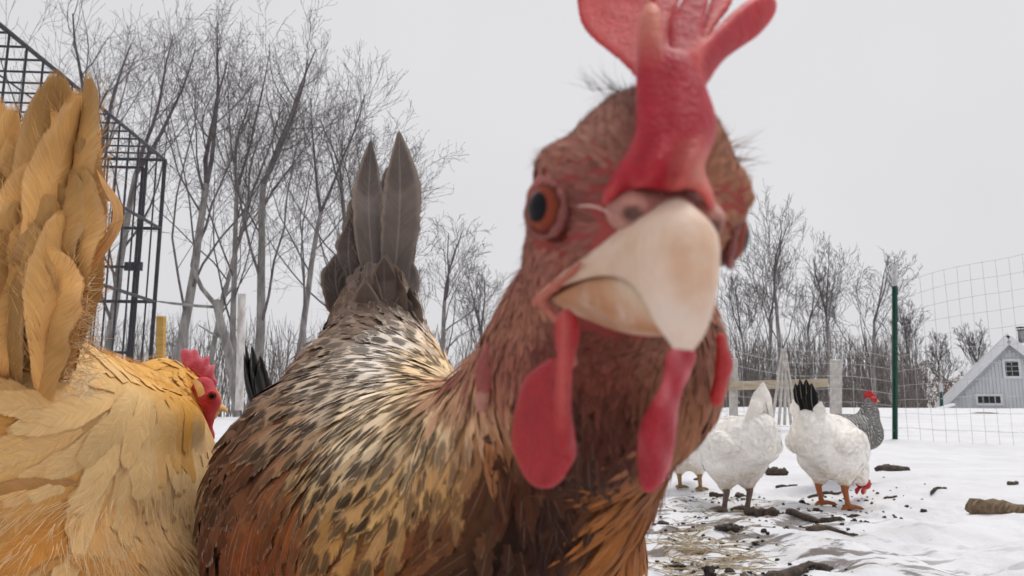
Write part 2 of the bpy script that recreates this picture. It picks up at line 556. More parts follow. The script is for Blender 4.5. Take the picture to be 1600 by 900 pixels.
def emit_feathers(root, V4, c1, c2, fid, single=0, name="feather", stuff_name="plumage"):
    """V4 (N,K+1,3,3); the `single` largest in view become objects of their own, the rest ONE part"""
    N, K1 = V4.shape[:2]; K = K1 - 1
    F1 = feather_faces(K); uv1 = feather_uv(K); nv = K1 * 3
    order = np.zeros(N)
    if single:
        x, y, d = proj(V4[:, K // 2 + 1, 1])
        tip = V4[:, -1, 1]; rootp = V4[:, 0, 1]
        n = nrm(np.cross(V4[:, K // 2, 2] - V4[:, K // 2, 0], tip - rootp))
        area = np.linalg.norm(np.cross(V4[:, K // 2, 2] - V4[:, K // 2, 0], tip - rootp), axis=1) / d ** 2
        view = nrm(CAM - V4[:, K // 2, 1]); fac = np.abs((n * view).sum(1))
        vis = (x > -20) & (x < 1620) & (y > -20) & (y < 920) & (facing_mask(V4, view))
        order = area * fac * vis
        idx = np.argsort(-order)[:single]
        idx = idx[order[idx] > 0]
    else:
        idx = np.array([], int)
    sel = np.zeros(N, bool); sel[idx] = True
    for i in idx:
        A1 = np.repeat(c1[i][None], nv, 0); A2 = np.repeat(c2[i][None], nv, 0); A3 = np.repeat(fid[i][None], nv, 0)
        mesh_np(name, V4[i].reshape(-1, 3), F1, M_FEATHER, root, True, {"fc1": A1, "fc2": A2, "fid": A3}, uv1)
    rest = ~sel
    R = V4[rest]
    if len(R):
        n = len(R)
        Fa = (F1[None] + (np.arange(n) * nv)[:, None, None]).reshape(-1, 4)
        o = mesh_np(stuff_name, R.reshape(-1, 3), Fa, M_FEATHER, root, True,
                    {"fc1": np.repeat(c1[rest], nv, 0), "fc2": np.repeat(c2[rest], nv, 0), "fid": np.repeat(fid[rest], nv, 0)}, np.tile(uv1, (n, 1)))
        o["kind"] = "stuff"

def facing_mask(V4, view):
    return V4_norm_sign(V4, view)

def V4_norm_sign(V4, view):
    K = V4.shape[1] - 1
    n = np.cross(V4[:, K // 2, 2] - V4[:, K // 2, 0], V4[:, -1, 1] - V4[:, 0, 1])
    return (n * view).sum(1) * SIGN > 0
SIGN = -1.0

def quill(root, name, spine, half, face, c1, c2, spot=0.0, edge=0.3, bars=0.0, shaft=0.8, rows=16, camber=0.25, kind='round', twist=0.0, split=0.0, seed=0, mat=None, freq=3.0, ruffle=0.0, fuzz=None):
    """one big free-standing feather: spine points, half width, the direction its face looks"""
    r = np.random.default_rng(seed)
    S = np.asarray(spine, float)
    # smooth resample (Catmull-like through quadratic interpolation)
    tt = np.linspace(0, 1, len(S)); v = np.linspace(0, 1, rows + 1)
    deg = min(len(S) - 1, 3)
    C = np.stack([np.polyval(np.polyfit(tt, S[:, k], deg), v) for k in range(3)], 1)
    T = nrm(np.gradient(C, axis=0))
    n = np.asarray(face, float)[None] - T * (T @ np.asarray(face, float))[:, None]; n = nrm(n)
    B = np.cross(n, T)
    if twist:
        a = twist * v[:, None]; B, n = B * np.cos(a) + n * np.sin(a), n * np.cos(a) - B * np.sin(a)
    w = half * profile(v, kind); w[0] = half * 0.12
    cols = np.array([-1, -0.55, 0, 0.55, 1]); V = np.empty((rows + 1, 5, 3))
    for j, u in enumerate(cols):
        jit = 1 + (r.normal(0, 0.05, rows + 1) * abs(u) + 0.05 * np.sin(v * 9 + seed) * abs(u))
        if split and abs(u) > 0.9:
            jit = jit - split * (r.random(rows + 1) < 0.12)
        V[:, j] = C + B * (u * w * jit)[:, None] - n * (camber * w * u * u)[:, None] - T * (0.25 * w * abs(u) * (v > 0.05))[:, None]
    if ruffle:
        wv = np.sin(v * r.uniform(7, 13) + r.uniform(0, 6)) + 0.6 * np.sin(v * r.uniform(16, 24) + r.uniform(0, 6))
        for j, u in enumerate(cols):
            V[:, j] += n * (ruffle * half * wv * np.sin(v * 3.1) * (u if j < 2 else abs(u)))[:, None]
    if fuzz is not None:
        for e_ in (0, 4):
            for k_ in range(int(rows * 2.2)):
                i_ = int(r.uniform(0.2, 1.0) * rows)
                fuzz.append((V[i_, e_] + r.normal(0, half * 0.08, 3), T[i_] * 0.9 + (V[i_, e_] - C[i_]) / max(half, 1e-6) * r.uniform(0.1, 0.9) + r.normal(0, 0.15, 3)))
    if fuzz is not None and ruffle:
        for k_ in range(70):
            i_ = int(r.uniform(0.15, 0.95) * rows); u_ = r.uniform(-1, 1); j_ = 0 if u_ < 0 else 4
            fuzz.append((C[i_] + (V[i_, j_] - C[i_]) * abs(u_) * 0.9 + n[i_] * half * 0.06, T[i_] + (V[i_, j_] - C[i_]) / max(half, 1e-6) * r.uniform(0.2, 0.6) + n[i_] * 0.06 + r.normal(0, 0.06, 3)))
    i = np.arange(rows)[:, None] * 5; jj = np.arange(4)[None]
    F = np.stack([i + jj, i + jj + 1, i + jj + 6, i + jj + 5], -1).reshape(-1, 4)
    uv = np.stack([np.repeat(((cols + 1) / 2)[None], rows + 1, 0), np.repeat(v[:, None], 5, 1)], -1).reshape(-1, 2)
    nv = len(uv); rid = r.random()
    return mesh_np(name, V.reshape(-1, 3), F, mat or M_FEATHER, root, True,
                   {"fc1": np.tile([*lin(c1), spot], (nv, 1)) * np.concatenate([np.repeat((1 + (0.22 if ruffle else 0.08) * np.sin(v * r.uniform(4, 9) + r.uniform(0, 6)) + r.normal(0, 0.04, rows + 1))[:, None], 5, 1).reshape(-1, 1)] * 3 + [np.ones((nv, 1))], 1), "fc2": np.tile([*lin(c2), edge], (nv, 1)), "fid": np.tile([rid, shaft, bars, freq], (nv, 1))}, uv)

def strands(root, name, P0, D, L, W, c1, c2, bend=0.4, mat=None, K=4, gravity=0.0):
    """fine hair-like barbs: tapering two-vertex ribbons, joined as stuff"""
    N = len(P0)
    side = nrm(np.cross(D, CAM - P0)); d = nrm(D)
    wob = rng.normal(0, bend, (N, 3))
    V = np.empty((N, K + 1, 2, 3)); p = P0.copy()
    for k in range(K + 1):
        w = W * (1 - k / K) ** 0.8 + W * 0.04
        V[:, k, 0] = p - side * w[:, None]; V[:, k, 1] = p + side * w[:, None]
        d = nrm(d + wob / K + np.array([0, 0, -gravity / K]))
        p = p + d * (L / K)[:, None]
    i = np.arange(K)[:, None] * 2
    F1 = np.concatenate([i, i + 1, i + 3, i + 2], 1); nv = (K + 1) * 2
    F = (F1[None] + (np.arange(N) * nv)[:, None, None]).reshape(-1, 4)
    uv = np.tile(np.stack([np.tile([0.3, 0.45], K + 1), np.repeat(np.linspace(0, 0.6, K + 1), 2)], 1), (N, 1))
    f = rng.random(N)[:, None]
    c = c1 * f + c2 * (1 - f)
    A1 = np.concatenate([c, np.zeros((N, 1))], 1); A2 = np.concatenate([c * 0.5, np.zeros((N, 1))], 1)
    A3 = np.stack([rng.random(N), np.zeros(N), np.zeros(N), np.ones(N)], 1)
    o = mesh_np(name, V.reshape(-1, 3), F, mat or M_FEATHER, root, True,
                {"fc1": np.repeat(A1, nv, 0), "fc2": np.repeat(A2, nv, 0), "fid": np.repeat(A3, nv, 0)}, uv)
    o["kind"] = "stuff"
    return o

def sdf_part(name, f, lo, hi, step, color, mat, parent, thin_pale=None, depth=0.0016):
    V, F = surface_nets(f, np.arange(lo[0], hi[0] + step, step), np.arange(lo[1], hi[1] + step, step), np.arange(lo[2], hi[2] + step, step))
    n = grad(f, V)
    if callable(color):
        C = color(V, n)
    else:
        C = np.tile(np.asarray(color, float), (len(V), 1))
    if thin_pale is not None:
        k = np.clip((f(V - n * depth) + depth) / depth, 0, 1) ** 1.3      # 0 = thick flesh, 1 = thin rim
        C = C * (1 - k[:, None]) + np.asarray(thin_pale) * k[:, None]
    return mesh_np(name, V, F, mat, parent, True, {"col": C})

def bounds_of(points, radii):
    p = np.asarray(points); r = np.asarray(radii)[:, None]
    return (p - r).min(0), (p + r).max(0)

def leg(root, hip, foot, color, r=0.006, heading=(0, -1, 0), toe=0.045):
    """scaled shank from the thigh to the ground with four toes and claws"""
    hip = np.asarray(hip); foot = np.asarray(foot, float)
    h = nrm(np.array([heading[0], heading[1], 0.0])); s = np.array([-h[1], h[0], 0])
    hock = hip * 0.62 + foot * 0.38 - h * 0.012
    b = Buf()
    b.tube([hip, hip * 0.4 + hock * 0.6, hock, hock * 0.5 + foot * 0.5 + h * 0.002, foot + np.array([0, 0, r * 1.2])], [r * 2.6, r * 1.7, r * 1.15, r * 0.9, r * 1.1], 10)
    b.flush(); V, F = np.concatenate(b.V), np.concatenate(b.F)
    c = lin(color)
    o = mesh_np("leg", V, F, M_LEG, root, True, {"col": np.tile(c, (len(V), 1)) * rng.uniform(0.85, 1.1, (len(V), 1))})
    for ang, ln in ((-0.55, 0.85), (0.0, 1.0), (0.55, 0.85), (math.pi - 0.3, 0.5)):
        d = h * math.cos(ang) + s * math.sin(ang)
        z = np.array([0, 0, 1.0])
        V, F = tube_arrays([foot + z * r, foot + d * toe * ln * 0.4 + z * r * 1.2, foot + d * toe * ln * 0.8 + z * r * 0.7, foot + d * toe * ln * 1.05 + z * r * 0.25], [r * 0.9, r * 0.75, r * 0.6, r * 0.15], 8)
        mesh_np("toe", V, F, M_LEG, o, True, {"col": np.tile(c * 0.9, (len(V), 1))})
    return o

# ------------------------------------------------------------------ snow, wood edge, house, fences
def vnoise(x, y, seed=0):
    """smooth value noise, vectorised"""
    def h(i, j):
        n = (i * 374761393 + j * 668265263 + seed * 974711) & 0xffffffff
        n = ((n ^ (n >> 13)) * 1274126177) & 0xffffffff
        return ((n ^ (n >> 16)) & 0xffff) / 65535.0
    i = np.floor(x).astype(np.int64); j = np.floor(y).astype(np.int64)
    u = x - i; v = y - j
    u = u * u * (3 - 2 * u); v = v * v * (3 - 2 * v)
    return (h(i, j) * (1 - u) + h(i + 1, j) * u) * (1 - v) + (h(i, j + 1) * (1 - u) + h(i + 1, j + 1) * u) * v

def sst(x, a, b):
    t = np.clip((x - a) / (b - a), 0, 1)
    return t * t * (3 - 2 * t)

def snow_z(x, y):
    x = np.asarray(x, float); y = np.asarray(y, float)
    z = 0.05 * (vnoise(x * 0.35, y * 0.35, 1) - 0.5) + 0.02 * (vnoise(x * 1.3, y * 1.3, 2) - 0.5)
    rough = np.exp(-((x - 0.9) / 1.3) ** 2 - ((y - 2.2) / 1.5) ** 2)
    z += (0.014 + 0.026 * rough) * (vnoise(x * 5, y * 5, 3) - 0.5) + (0.005 + 0.020 * rough) * (vnoise(x * 14, y * 14, 4) - 0.5) + 0.010 * rough * (vnoise(x * 40, y * 40, 5) - 0.5)
    z = z * sst(np.hypot(x, y), 0.3, 1.2)
    # deep untrodden snow: a soft shelf to the right, a bank beyond the fence
    z += 0.05 * sst(x, 1.0, 2.0) * sst(y, 0.9, 1.6) * (1 - sst(y, 3.0, 4.5))
    z += 0.15 * sst(y, 6.0, 10.5) * sst(x, 0.9, 4.2) + 0.05 * sst(y, 5.2, 7.0) * sst(x, 1.5, 2.6)
    z += 0.06 * sst(y, 7, 12) * (vnoise(x * 0.6, y * 0.5, 8) - 0.4)
    z -= 0.75 * sst(y, 15, 45) + 0.02 * sst(y, 7, 15)
    return z - 0.012

def make_snow_mat():
    b = NB("snow_cover")
    co = b.coord("Object")
    x, y, z = b.sep(co)
    n = b.noise(co, 3.0, 5, 0.6); nf = b.noise(co, 60.0, 4, 0.65)
    c = b.mix(b.step(n, 0.3, 0.75), (0.78, 0.78, 0.80), (0.68, 0.68, 0.71))
    # trodden yard: thin dirt showing where the hens scratch
    yard = b.math('MULTIPLY', b.step(y, 3.4, 2.4), b.math('MULTIPLY', b.step(x, 1.35, 0.75), b.step(x, -3.0, -1.0)))
    d1 = b.noise(b.scale(co, (5.0, 12.0, 5.0)), 1.0, 6, 0.62, dist=0.5)
    dm = b.math('MULTIPLY', b.step(d1, 0.51, 0.58), yard)
    dirt = b.mix(nf, (0.055, 0.042, 0.036), (0.15, 0.11, 0.085))
    stain = b.math('MULTIPLY', b.step(b.noise(b.scale(co, (3.0, 6.0, 3.0)), 1.0, 4, 0.6), 0.5, 0.7), b.math('MULTIPLY', yard, 0.55))
    c = b.mix(stain, c, (0.42, 0.37, 0.33))
    c = b.mix(b.math('MULTIPLY', dm, 0.85), c, dirt)
    b.set(Base_Color=c, Roughness=0.75, Specular_IOR_Level=0.25)
    b.bump(b.math('ADD', b.math('MULTIPLY', nf, 0.5), b.noise(co, 14.0, 4, 0.6)), 0.35, 0.02)
    return b.m
M_SNOW = make_snow_mat()

def build_snow():
    # a single sheet, finer towards the camera
    r = np.concatenate([np.linspace(0.0, 0.9, 8), np.geomspace(1.0, 9.0, 300), np.geomspace(9.2, 900, 90)])
    xs = np.concatenate([-np.geomspace(700, 3.1, 60), np.linspace(-3.0, -0.3, 70), np.linspace(-0.28, 3.2, 380), np.geomspace(3.25, 700, 90)])
    X, Y = np.meshgrid(xs, np.concatenate([[-400, -50, -10, -4, -2, -1, -.5], r]), indexing='ij')
    Z = snow_z(X, Y)
    n, m = X.shape
    i = np.arange(n - 1)[:, None] * m; j = np.arange(m - 1)[None]
    F = np.stack([i + j, i + m + j, i + m + j + 1, i + j + 1], -1).reshape(-1, 4)
    tag(mesh_np("snow_ground", np.stack([X.ravel(), Y.ravel(), Z.ravel()], 1), F, M_SNOW), kind="structure")
build_snow()
def on(p):
    return np.array([p[0], p[1], float(snow_z(np.array([p[0]]), np.array([p[1]]))[0])])

# ---- bare trees
M_BARK = simple_mat("grey_bark", (0.14, 0.13, 0.125), (0.32, 0.30, 0.285), 9.0, 0.9, 0.6, 0.02, (1, 1, 0.25))
M_TWIG = simple_mat("twig_bark", (0.085, 0.073, 0.073), (0.17, 0.152, 0.15), 6.0, 0.9, 0.1)
M_BIRCH = simple_mat("pale_bark", (0.30, 0.28, 0.26), (0.52, 0.50, 0.47), 12.0, 0.9, 0.4, 0.01, (1, 1, 0.4))
M_BRUSH = simple_mat("brush_stems", (0.10, 0.082, 0.075), (0.26, 0.23, 0.215), 2.0, 0.9, 0.0)

def branch(buf, r, p, d, length, rad, level, maxl, spread, kids, up):
    """one limb with its side shoots; buf.trunk takes levels 0-1, buf.crown the rest"""
    n = 8 if level == 0 else (6 if level < 3 else 4)
    pts = [np.array(p)]; dirs = [np.array(d)]
    wob = (0.035, 0.11, 0.16, 0.19, 0.21)[min(level, 4)]
    for k in range(n):
        d = nrm(d + r.normal(0, wob, 3) + np.array([0, 0, up * (0.3 if level == 0 else 1.0)]))
        pts.append(pts[-1] + d * length / n); dirs.append(d)
    t = np.linspace(0, 1, n + 1)
    rr = rad * (1 - (0.45 if level == 0 else 0.75) * t)
    (buf[0] if level == 0 else buf[1]).tube(pts, np.maximum(rr, buf[2]), 8 if level == 0 else (5 if level == 1 else 3))
    if level >= maxl:
        return
    for k in range(kids[level]):
        f = (0.36 + 0.64 * (k + r.random()) / kids[level]) if level == 0 else (0.18 + 0.82 * (k + r.random() * 0.9) / kids[level])
        f = min(f, 0.999); i = min(int(f * n), n - 1); q = f * n - i
        pp = pts[i] * (1 - q) + pts[i + 1] * q
        dd = dirs[i + 1]
        perp = nrm(np.cross(dd, r.normal(0, 1, 3) * [1, 1, .6]))
        a = spread[min(level, len(spread) - 1)] * r.uniform(0.6, 1.25)
        nd = nrm(dd * math.cos(a) + perp * math.sin(a))
        ln = length * (0.95 if level == 0 else 0.58) * (1.15 - 0.55 * f) * r.uniform(0.75, 1.2)
        branch(buf, r, pp, nd, ln, max(rad * (1 - 0.6 * f) * r.uniform(0.30, 0.46), buf[2]), level + 1, maxl, spread, kids, up)
    if level == 0:      # the leaders carry the trunk on
        for k in range(2):
            perp = nrm(np.cross(d, r.normal(0, 1, 3)))
            branch(buf, r, pts[-1], nrm(d + perp * 0.28), length * 0.62, rr[-1] * 0.85, 1, maxl, spread, kids, up)

def tree(px, py_top, dist, trunk_px, label, seed, lean=0.0, maxl=4, kids=(8, 6, 5, 4), up=0.14, mat=None, spread=(0.50, 0.55, 0.62, 0.7), group="bare trees along the wood edge"):
    """px: where the trunk stands at horizon height, py_top: where the crown ends, trunk_px: trunk thickness in the photograph"""
    r = np.random.default_rng(seed)
    q = P(px, 625, dist); base = on(q) - np.array([0, 0, 0.15])
    top = P(px, py_top, dist)[2]
    h = top - base[2]
    rad = trunk_px * dist * PX / 2 * 0.8
    up = up * r.uniform(0.5, 1.3); spread = tuple(s_ * r.uniform(0.8, 1.35) for s_ in spread)
    root = empty("tree", base, label, "tree", group)
    buf = [Buf(), Buf(), 0.0030 * dist / 14.0]
    branch(buf, r, base, nrm([lean * 0.6, r.normal(0, 0.03), 1.0]), h * 0.50, rad, 0, maxl, spread, kids, up)
    # stretch the whole to the height seen
    zs = np.concatenate([np.asarray(q[0])[:, 2] for b in buf[:2] for q in b.q])
    k = h / max(np.percentile(zs, 98.0) - base[2], 0.1)
    for b in buf[:2]:
        b.q = [(base + (np.asarray(p) - base) * np.array([min(k, 1.25), min(k, 1.25), k]), rd, sd) for p, rd, sd in b.q]
    buf[0].build("trunk", mat or M_BARK, root); buf[1].build("crown", M_TWIG, root)
    return root
PX = 1.0 / FPX

TREES = [(268, -40, 15, 24, "tall forked bare tree just beyond the wire run's corner", -0.05), (392, -15, 16, 22, "tall bare tree behind the white post", 0.02), (318, 60, 21, 13, "slim bare tree rising between two thick forked trees", 0.0),
         (372, 20, 19, 15, "bare tree with twin stems behind the tallest trunks", -0.08), (455, 45, 18, 16, "bare tree rising over the speckled hen's back", 0.05), (505, 105, 20, 15, "bare tree leaning toward the speckled tail feathers", 0.12),
         (545, 180, 23, 12, "bare tree partly hidden by the upright grey tail", 0.10), (60, -90, 13, 26, "large bare tree behind the wire run's roof", 0.12), (160, -40, 17, 20, "bare tree seen through the upper bars of the wire run", 0.06),
         (690, 330, 24, 13, "round-crowned bare tree between the grey tail and the hen's head", 0.0), (650, 395, 27, 11, "small bare tree close beside the grey tail", -0.1), (755, 405, 28, 11, "small bare tree half hidden by the hen's neck", 0.06),
         (1222, 305, 24, 11, "tallest bare tree beside the hen's cheek", 0.02), (1198, 370, 26, 9, "thin bare tree close beside the hen's cheek", -0.03), (1300, 365, 24, 9, "straight bare tree above the white hens", 0.04), (1268, 420, 28, 8, "leaning bare tree between two straight ones", 0.2),
         (1366, 395, 25, 9, "bare tree just beside the green fence post", 0.03), (1425, 470, 33, 8, "small bare tree right behind the wire fence", 0.0), (1470, 520, 38, 7, "pale slim tree beside the house eave", 0.0), (1172, 420, 30, 7, "slender bare tree half hidden by the hen's cheek", 0.0),
         (1535, 505, 48, 8, "hazy bare tree rising behind the house roof", 0.0)]
for i, (px, pt, ds, tp, lb, ln) in enumerate(TREES):
    big = i < 9
    tree(px, pt, ds, tp, lb, 100 + i, ln, 4, spread=(0.62, 0.66, 0.7, 0.75) if big else (0.50, 0.55, 0.62, 0.7), kids= ((6, 6, 4, 4), (5, 7, 5, 3), (7, 5, 5, 3))[i % 3] if big else (5, 6, 4, 3), up=(0.10 if big else 0.15) if i != 9 else 0.08, mat=M_BARK if i not in (18,) else M_BIRCH)

# broken snag and slanting dead limb in front of the wood
sn = empty("tree_snag", on(P(345, 625, 14)), "broken dead snag slanting in front of the bare trees", "snag")
b = Buf(); b0 = P(372, 640, 14)
b.tube([b0, P(360, 560, 14), P(345, 505, 14), P(337, 468, 14)], [.11, .10, .085, .07], 8); b.build("trunk", M_BARK, sn)
b = Buf(); b.tube([P(338, 478, 14), P(315, 450, 14), P(300, 415, 14), P(304, 380, 14)], [.05, .045, .035, .02], 5); b.tube([P(340, 480, 14), P(310, 478, 14), P(270, 474, 14), P(240, 470, 14)], [.03, .03, .025, .012], 5)
b.tube([P(352, 530, 14), P(330, 520, 14), P(310, 508, 14)], [.03, .02, .01], 4); b.build("limb", M_BARK, sn)

# the wood behind: one grey mass of stems
def brush(name, x0, x1, d0, d1, n, hmin, hmax, seed, mat, label, topf, thick=0.012):
    r = np.random.default_rng(seed); b = Buf()
    for k in range(n):
        d = r.uniform(d0, d1); px = r.uniform(x0, x1)
        q = P(px, 625, d); base = on(q); base[2] -= 0.1
        top = P(px, topf(px) + abs(r.normal(0, 45)), d)[2]
        h = max(top - base[2], 0.5)
        dr = nrm(np.array([r.normal(0, 0.10), r.normal(0, 0.05), 1]))
        pts = [base]
        for i in range(4):
            dr = nrm(dr + r.normal(0, 0.05, 3)); pts.append(pts[-1] + dr * h / 4)
        rad = thick * r.uniform(0.5, 2.4) * d / 25
        b.tube(pts, np.linspace(rad, rad * 0.3, 5), 3)
        for i in range(6):
            f = r.uniform(0.12, 0.95); i0 = min(int(f * 4), 3); p0 = pts[i0] * (1 - (f * 4 - i0)) + pts[i0 + 1] * (f * 4 - i0)
            d2 = nrm(dr + r.normal(0, 0.6, 3)); l2 = h * r.uniform(0.12, 0.3)
            b.tube([p0, p0 + d2 * l2 * 0.5, p0 + nrm(d2 + [0, 0, 0.3]) * l2], [rad * 0.5, rad * 0.35, rad * 0.2], 3)
    o = b.build(name, mat)
    tag(o, label, "woodland", None, "stuff")
brush("far_woodland", -40, 1120, 24, 40, 1050, 2, 5, 5, M_BRUSH, "grey mass of far saplings behind the tall bare trees", lambda x: 470 + 0.05 * x)
brush("far_woodland", 1120, 1446, 26, 46, 850, 2, 5, 6, M_BRUSH, "grey brown mass of far saplings behind the white hens", lambda x: 520 + 0.09 * max(x - 1380, 0))
M_RUST = simple_mat("withered_leaves", (0.13, 0.085, 0.068), (0.24, 0.17, 0.135), 1.5, 0.9, 0.0)
def withered():
    r = np.random.default_rng(9); N = 4200
    px = r.uniform(1400, 1505, N); d = r.uniform(42, 50, N)
    top = 572 + 14 * np.sin(px * 0.09) + 0.10 * (px - 1400)
    py = top + (640 - top) * r.random(N) ** 1.2
    C = np.stack([P(a, b2, c) for a, b2, c in zip(px, py, d)])
    u = nrm(r.normal(0, 1, (N, 3))); v = nrm(np.cross(u, r.normal(0, 1, (N, 3))))
    s = r.uniform(0.03, 0.075, (N, 1))
    V = np.stack([C - u * s, C + v * s * 0.6, C + u * s, C - v * s * 0.6], 1).reshape(-1, 3)
    F = np.arange(N * 4).reshape(-1, 4)
    b = Buf(); b.add(V, F)
    for k in range(60):
        q = P(r.uniform(1400, 1505), 625, r.uniform(42, 50)); q = on(q)
        b.tube([q, q + [r.normal(0, .2), 0, 1.0], q + [r.normal(0, .5), 0, 2.2]], [.03, .02, .01], 4)
    o = b.build("withered_thicket", M_RUST, None, False); tag(o, "rust brown withered thicket beside the house eave", "thicket", None, "stuff")
withered()

# ---- the pale house on the rise
M_SIDING = simple_mat("pale_siding", (0.58, 0.60, 0.63), (0.66, 0.68, 0.71), 3.0, 0.7, 0.15, 0.003, (6, 6, 0.5))
M_TRIM = simple_mat("white_trim", (0.70, 0.71, 0.73), (0.78, 0.78, 0.79), 4.0, 0.6, 0.05)
M_ROOF = simple_mat("dark_shingle", (0.05, 0.05, 0.055), (0.10, 0.10, 0.11), 8.0, 0.9, 0.4)
M_ROOFSNOW = simple_mat("roof_snow", (0.80, 0.80, 0.82), (0.84, 0.84, 0.86), 2.0, 0.8, 0.2)
bg = NB("window_glass"); bg.set(Base_Color=(0.012, 0.013, 0.016), Roughness=0.06, Specular_IOR_Level=0.5); M_GLASS = bg.m
M_METAL = simple_mat("stove_pipe", (0.25, 0.25, 0.26), (0.40, 0.40, 0.42), 8.0, 0.4, 0.1)
def house():
    D = 31.0
    ap, ev = P(1576, 530, D), P(1450, 640, D)
    k = (P(1600, 500, D) - P(1500, 500, D))[0] / 100.0           # metres per pixel there
    cx, y0 = ap[0], ap[1]
    half = cx - ev[0]; zap, zev = ap[2], ev[2]
    slope = (zap - zev) / half
    base = -0.1
    root = empty("house", (cx, y0, 0.3), "pale grey board house with snowy gable roof", "house")
    wall = solid("wall", *prism(cx, half - 0.32, y0, y0 + 7, base, zap - 0.22, slope), M_SIDING, root)
    # boards: each one stands proud, cut off under the rake
    bw = 0.155; x = cx - half + 0.36
    while x < cx + half - 0.36:
        zt = zap - 0.36 - slope * max(abs(x - cx), abs(x + bw - cx))
        if zt > base + 0.2:
            a = np.array([x + bw / 2, y0 - 0.02, base]); b2 = np.array([x + bw / 2, y0 - 0.02, zt])
            solid("board", *obox(a, b2, bw - 0.018, 0.03, (0, 1, 0)), M_SIDING, root)
        x += bw
    for s in (-1, 1):
        e = np.array([cx + s * half, y0, zev]); a = np.array([cx, y0, zap])
        off = np.array([0, -0.32, -0.02])
        solid("bargeboard", *obox(a + off, e + off, 0.05, 0.34, (0, 0, 1)), M_TRIM, root)
        # roof slab with its snow
        V = []
        for yy in (y0 - 0.30, y0 + 7.3):
            for q, dz in ((a, 0.02), (e + (e - a) * 0.02, 0.02), (e + (e - a) * 0.02, 0.16), (a, 0.16)):
                V.append([q[0], yy, q[2] + dz])
        F = [[0, 1, 2, 3], [7, 6, 5, 4], [0, 4, 5, 1], [1, 5, 6, 2], [2, 6, 7, 3], [3, 7, 4, 0]]
        rf = solid("roof", V, F, M_ROOF, root)
        V2 = np.array(V); top = V2.copy(); top[:, 2] += 0.14; top[[0, 1, 4, 5], 2] = V2[[3, 2, 7, 6], 2] + 0.005
        top[:4, 1] += 0.03
        if s < 0: solid("roof_snow", top, F, M_ROOFSNOW, rf, 0.03)
    def window(x0, x1, z0, z1, nx, nz):
        w = solid("window", *obox(((x0 + x1) / 2, y0 - 0.05, z0), ((x0 + x1) / 2, y0 - 0.05, z1), x1 - x0, 0.03, (0, 1, 0)), M_GLASS, root)
        fw = 0.10
        for a, b2 in (((x0 - fw, z0 - fw / 2), (x1 + fw, z0 - fw / 2)), ((x0 - fw, z1 + fw / 2), (x1 + fw, z1 + fw / 2))):
            solid("frame", *obox((a[0], y0 - 0.07, a[1]), (b2[0], y0 - 0.07, b2[1]), 0.06, fw, (0, 0, 1)), M_TRIM, w)
        for xx in (x0 - fw / 2, x1 + fw / 2):
            solid("frame", *obox((xx, y0 - 0.068, z0), (xx, y0 - 0.068, z1), fw, 0.06, (0, 1, 0)), M_TRIM, w)
        for i in range(1, nx):
            xx = x0 + (x1 - x0) * i / nx
            solid("glazing_bar", *obox((xx, y0 - 0.072, z0), (xx, y0 - 0.072, z1), 0.035, 0.02, (0, 1, 0)), M_METAL, w)
        for i in range(1, nz):
            zz = z0 + (z1 - z0) * i / nz
            solid("glazing_bar", *obox((x0, y0 - 0.075, zz), (x1, y0 - 0.075, zz), 0.02, 0.035, (0, 0, 1)), M_METAL, w)
    q0, q1 = P(1566, 588, D), P(1587, 565, D); window(q0[0], q1[0], q0[2], q1[2], 2, 3)
    q0, q1 = P(1518, 630, D), P(1554, 619, D); window(q0[0], q1[0], q0[2], q1[2], 4, 1)
    # chimney with cap
    c = P(1577, 526, D + 0.8); b = Buf()
    b.tube([c - [0, 0, .3], c + [0, 0, .22]], [.16, .16], 12); ch = b.build("chimney", M_METAL, root)
    b = Buf(); b.tube([c + [0, 0, .24], c + [0, 0, .27]], [.20, .20], 12); b.tube([c + [0, 0, .34], c + [0, 0, .37], c + [0, 0, .40]], [.24, .24, .03], 12)
    for t in range(4):
        v = np.array([math.cos(t * 1.57) * .13, math.sin(t * 1.57) * .13, 0]); b.tube([c + v + [0, 0, .2], c + v + [0, 0, .36]], [.012, .012], 4)
    b.build("chimney_cap", M_ROOF, ch)
    phi = math.atan2(cx, y0)                                      # the gable looks straight at the yard
    root.rotation_euler[2] = -phi; root.scale[0] = math.cos(phi)
def prism(cx, half, y0, y1, zb, zap, slope):
    V = []
    for y in (y0, y1):
        V += [[cx - half, y, zb], [cx + half, y, zb], [cx + half, y, zap - slope * half], [cx, y, zap], [cx - half, y, zap - slope * half]]
    F = [[0, 1, 2, 3, 4], [9, 8, 7, 6, 5], [0, 5, 6, 1], [1, 6, 7, 2], [2, 7, 8, 3], [3, 8, 9, 4], [4, 9, 5, 0]]
    return V, F
house()

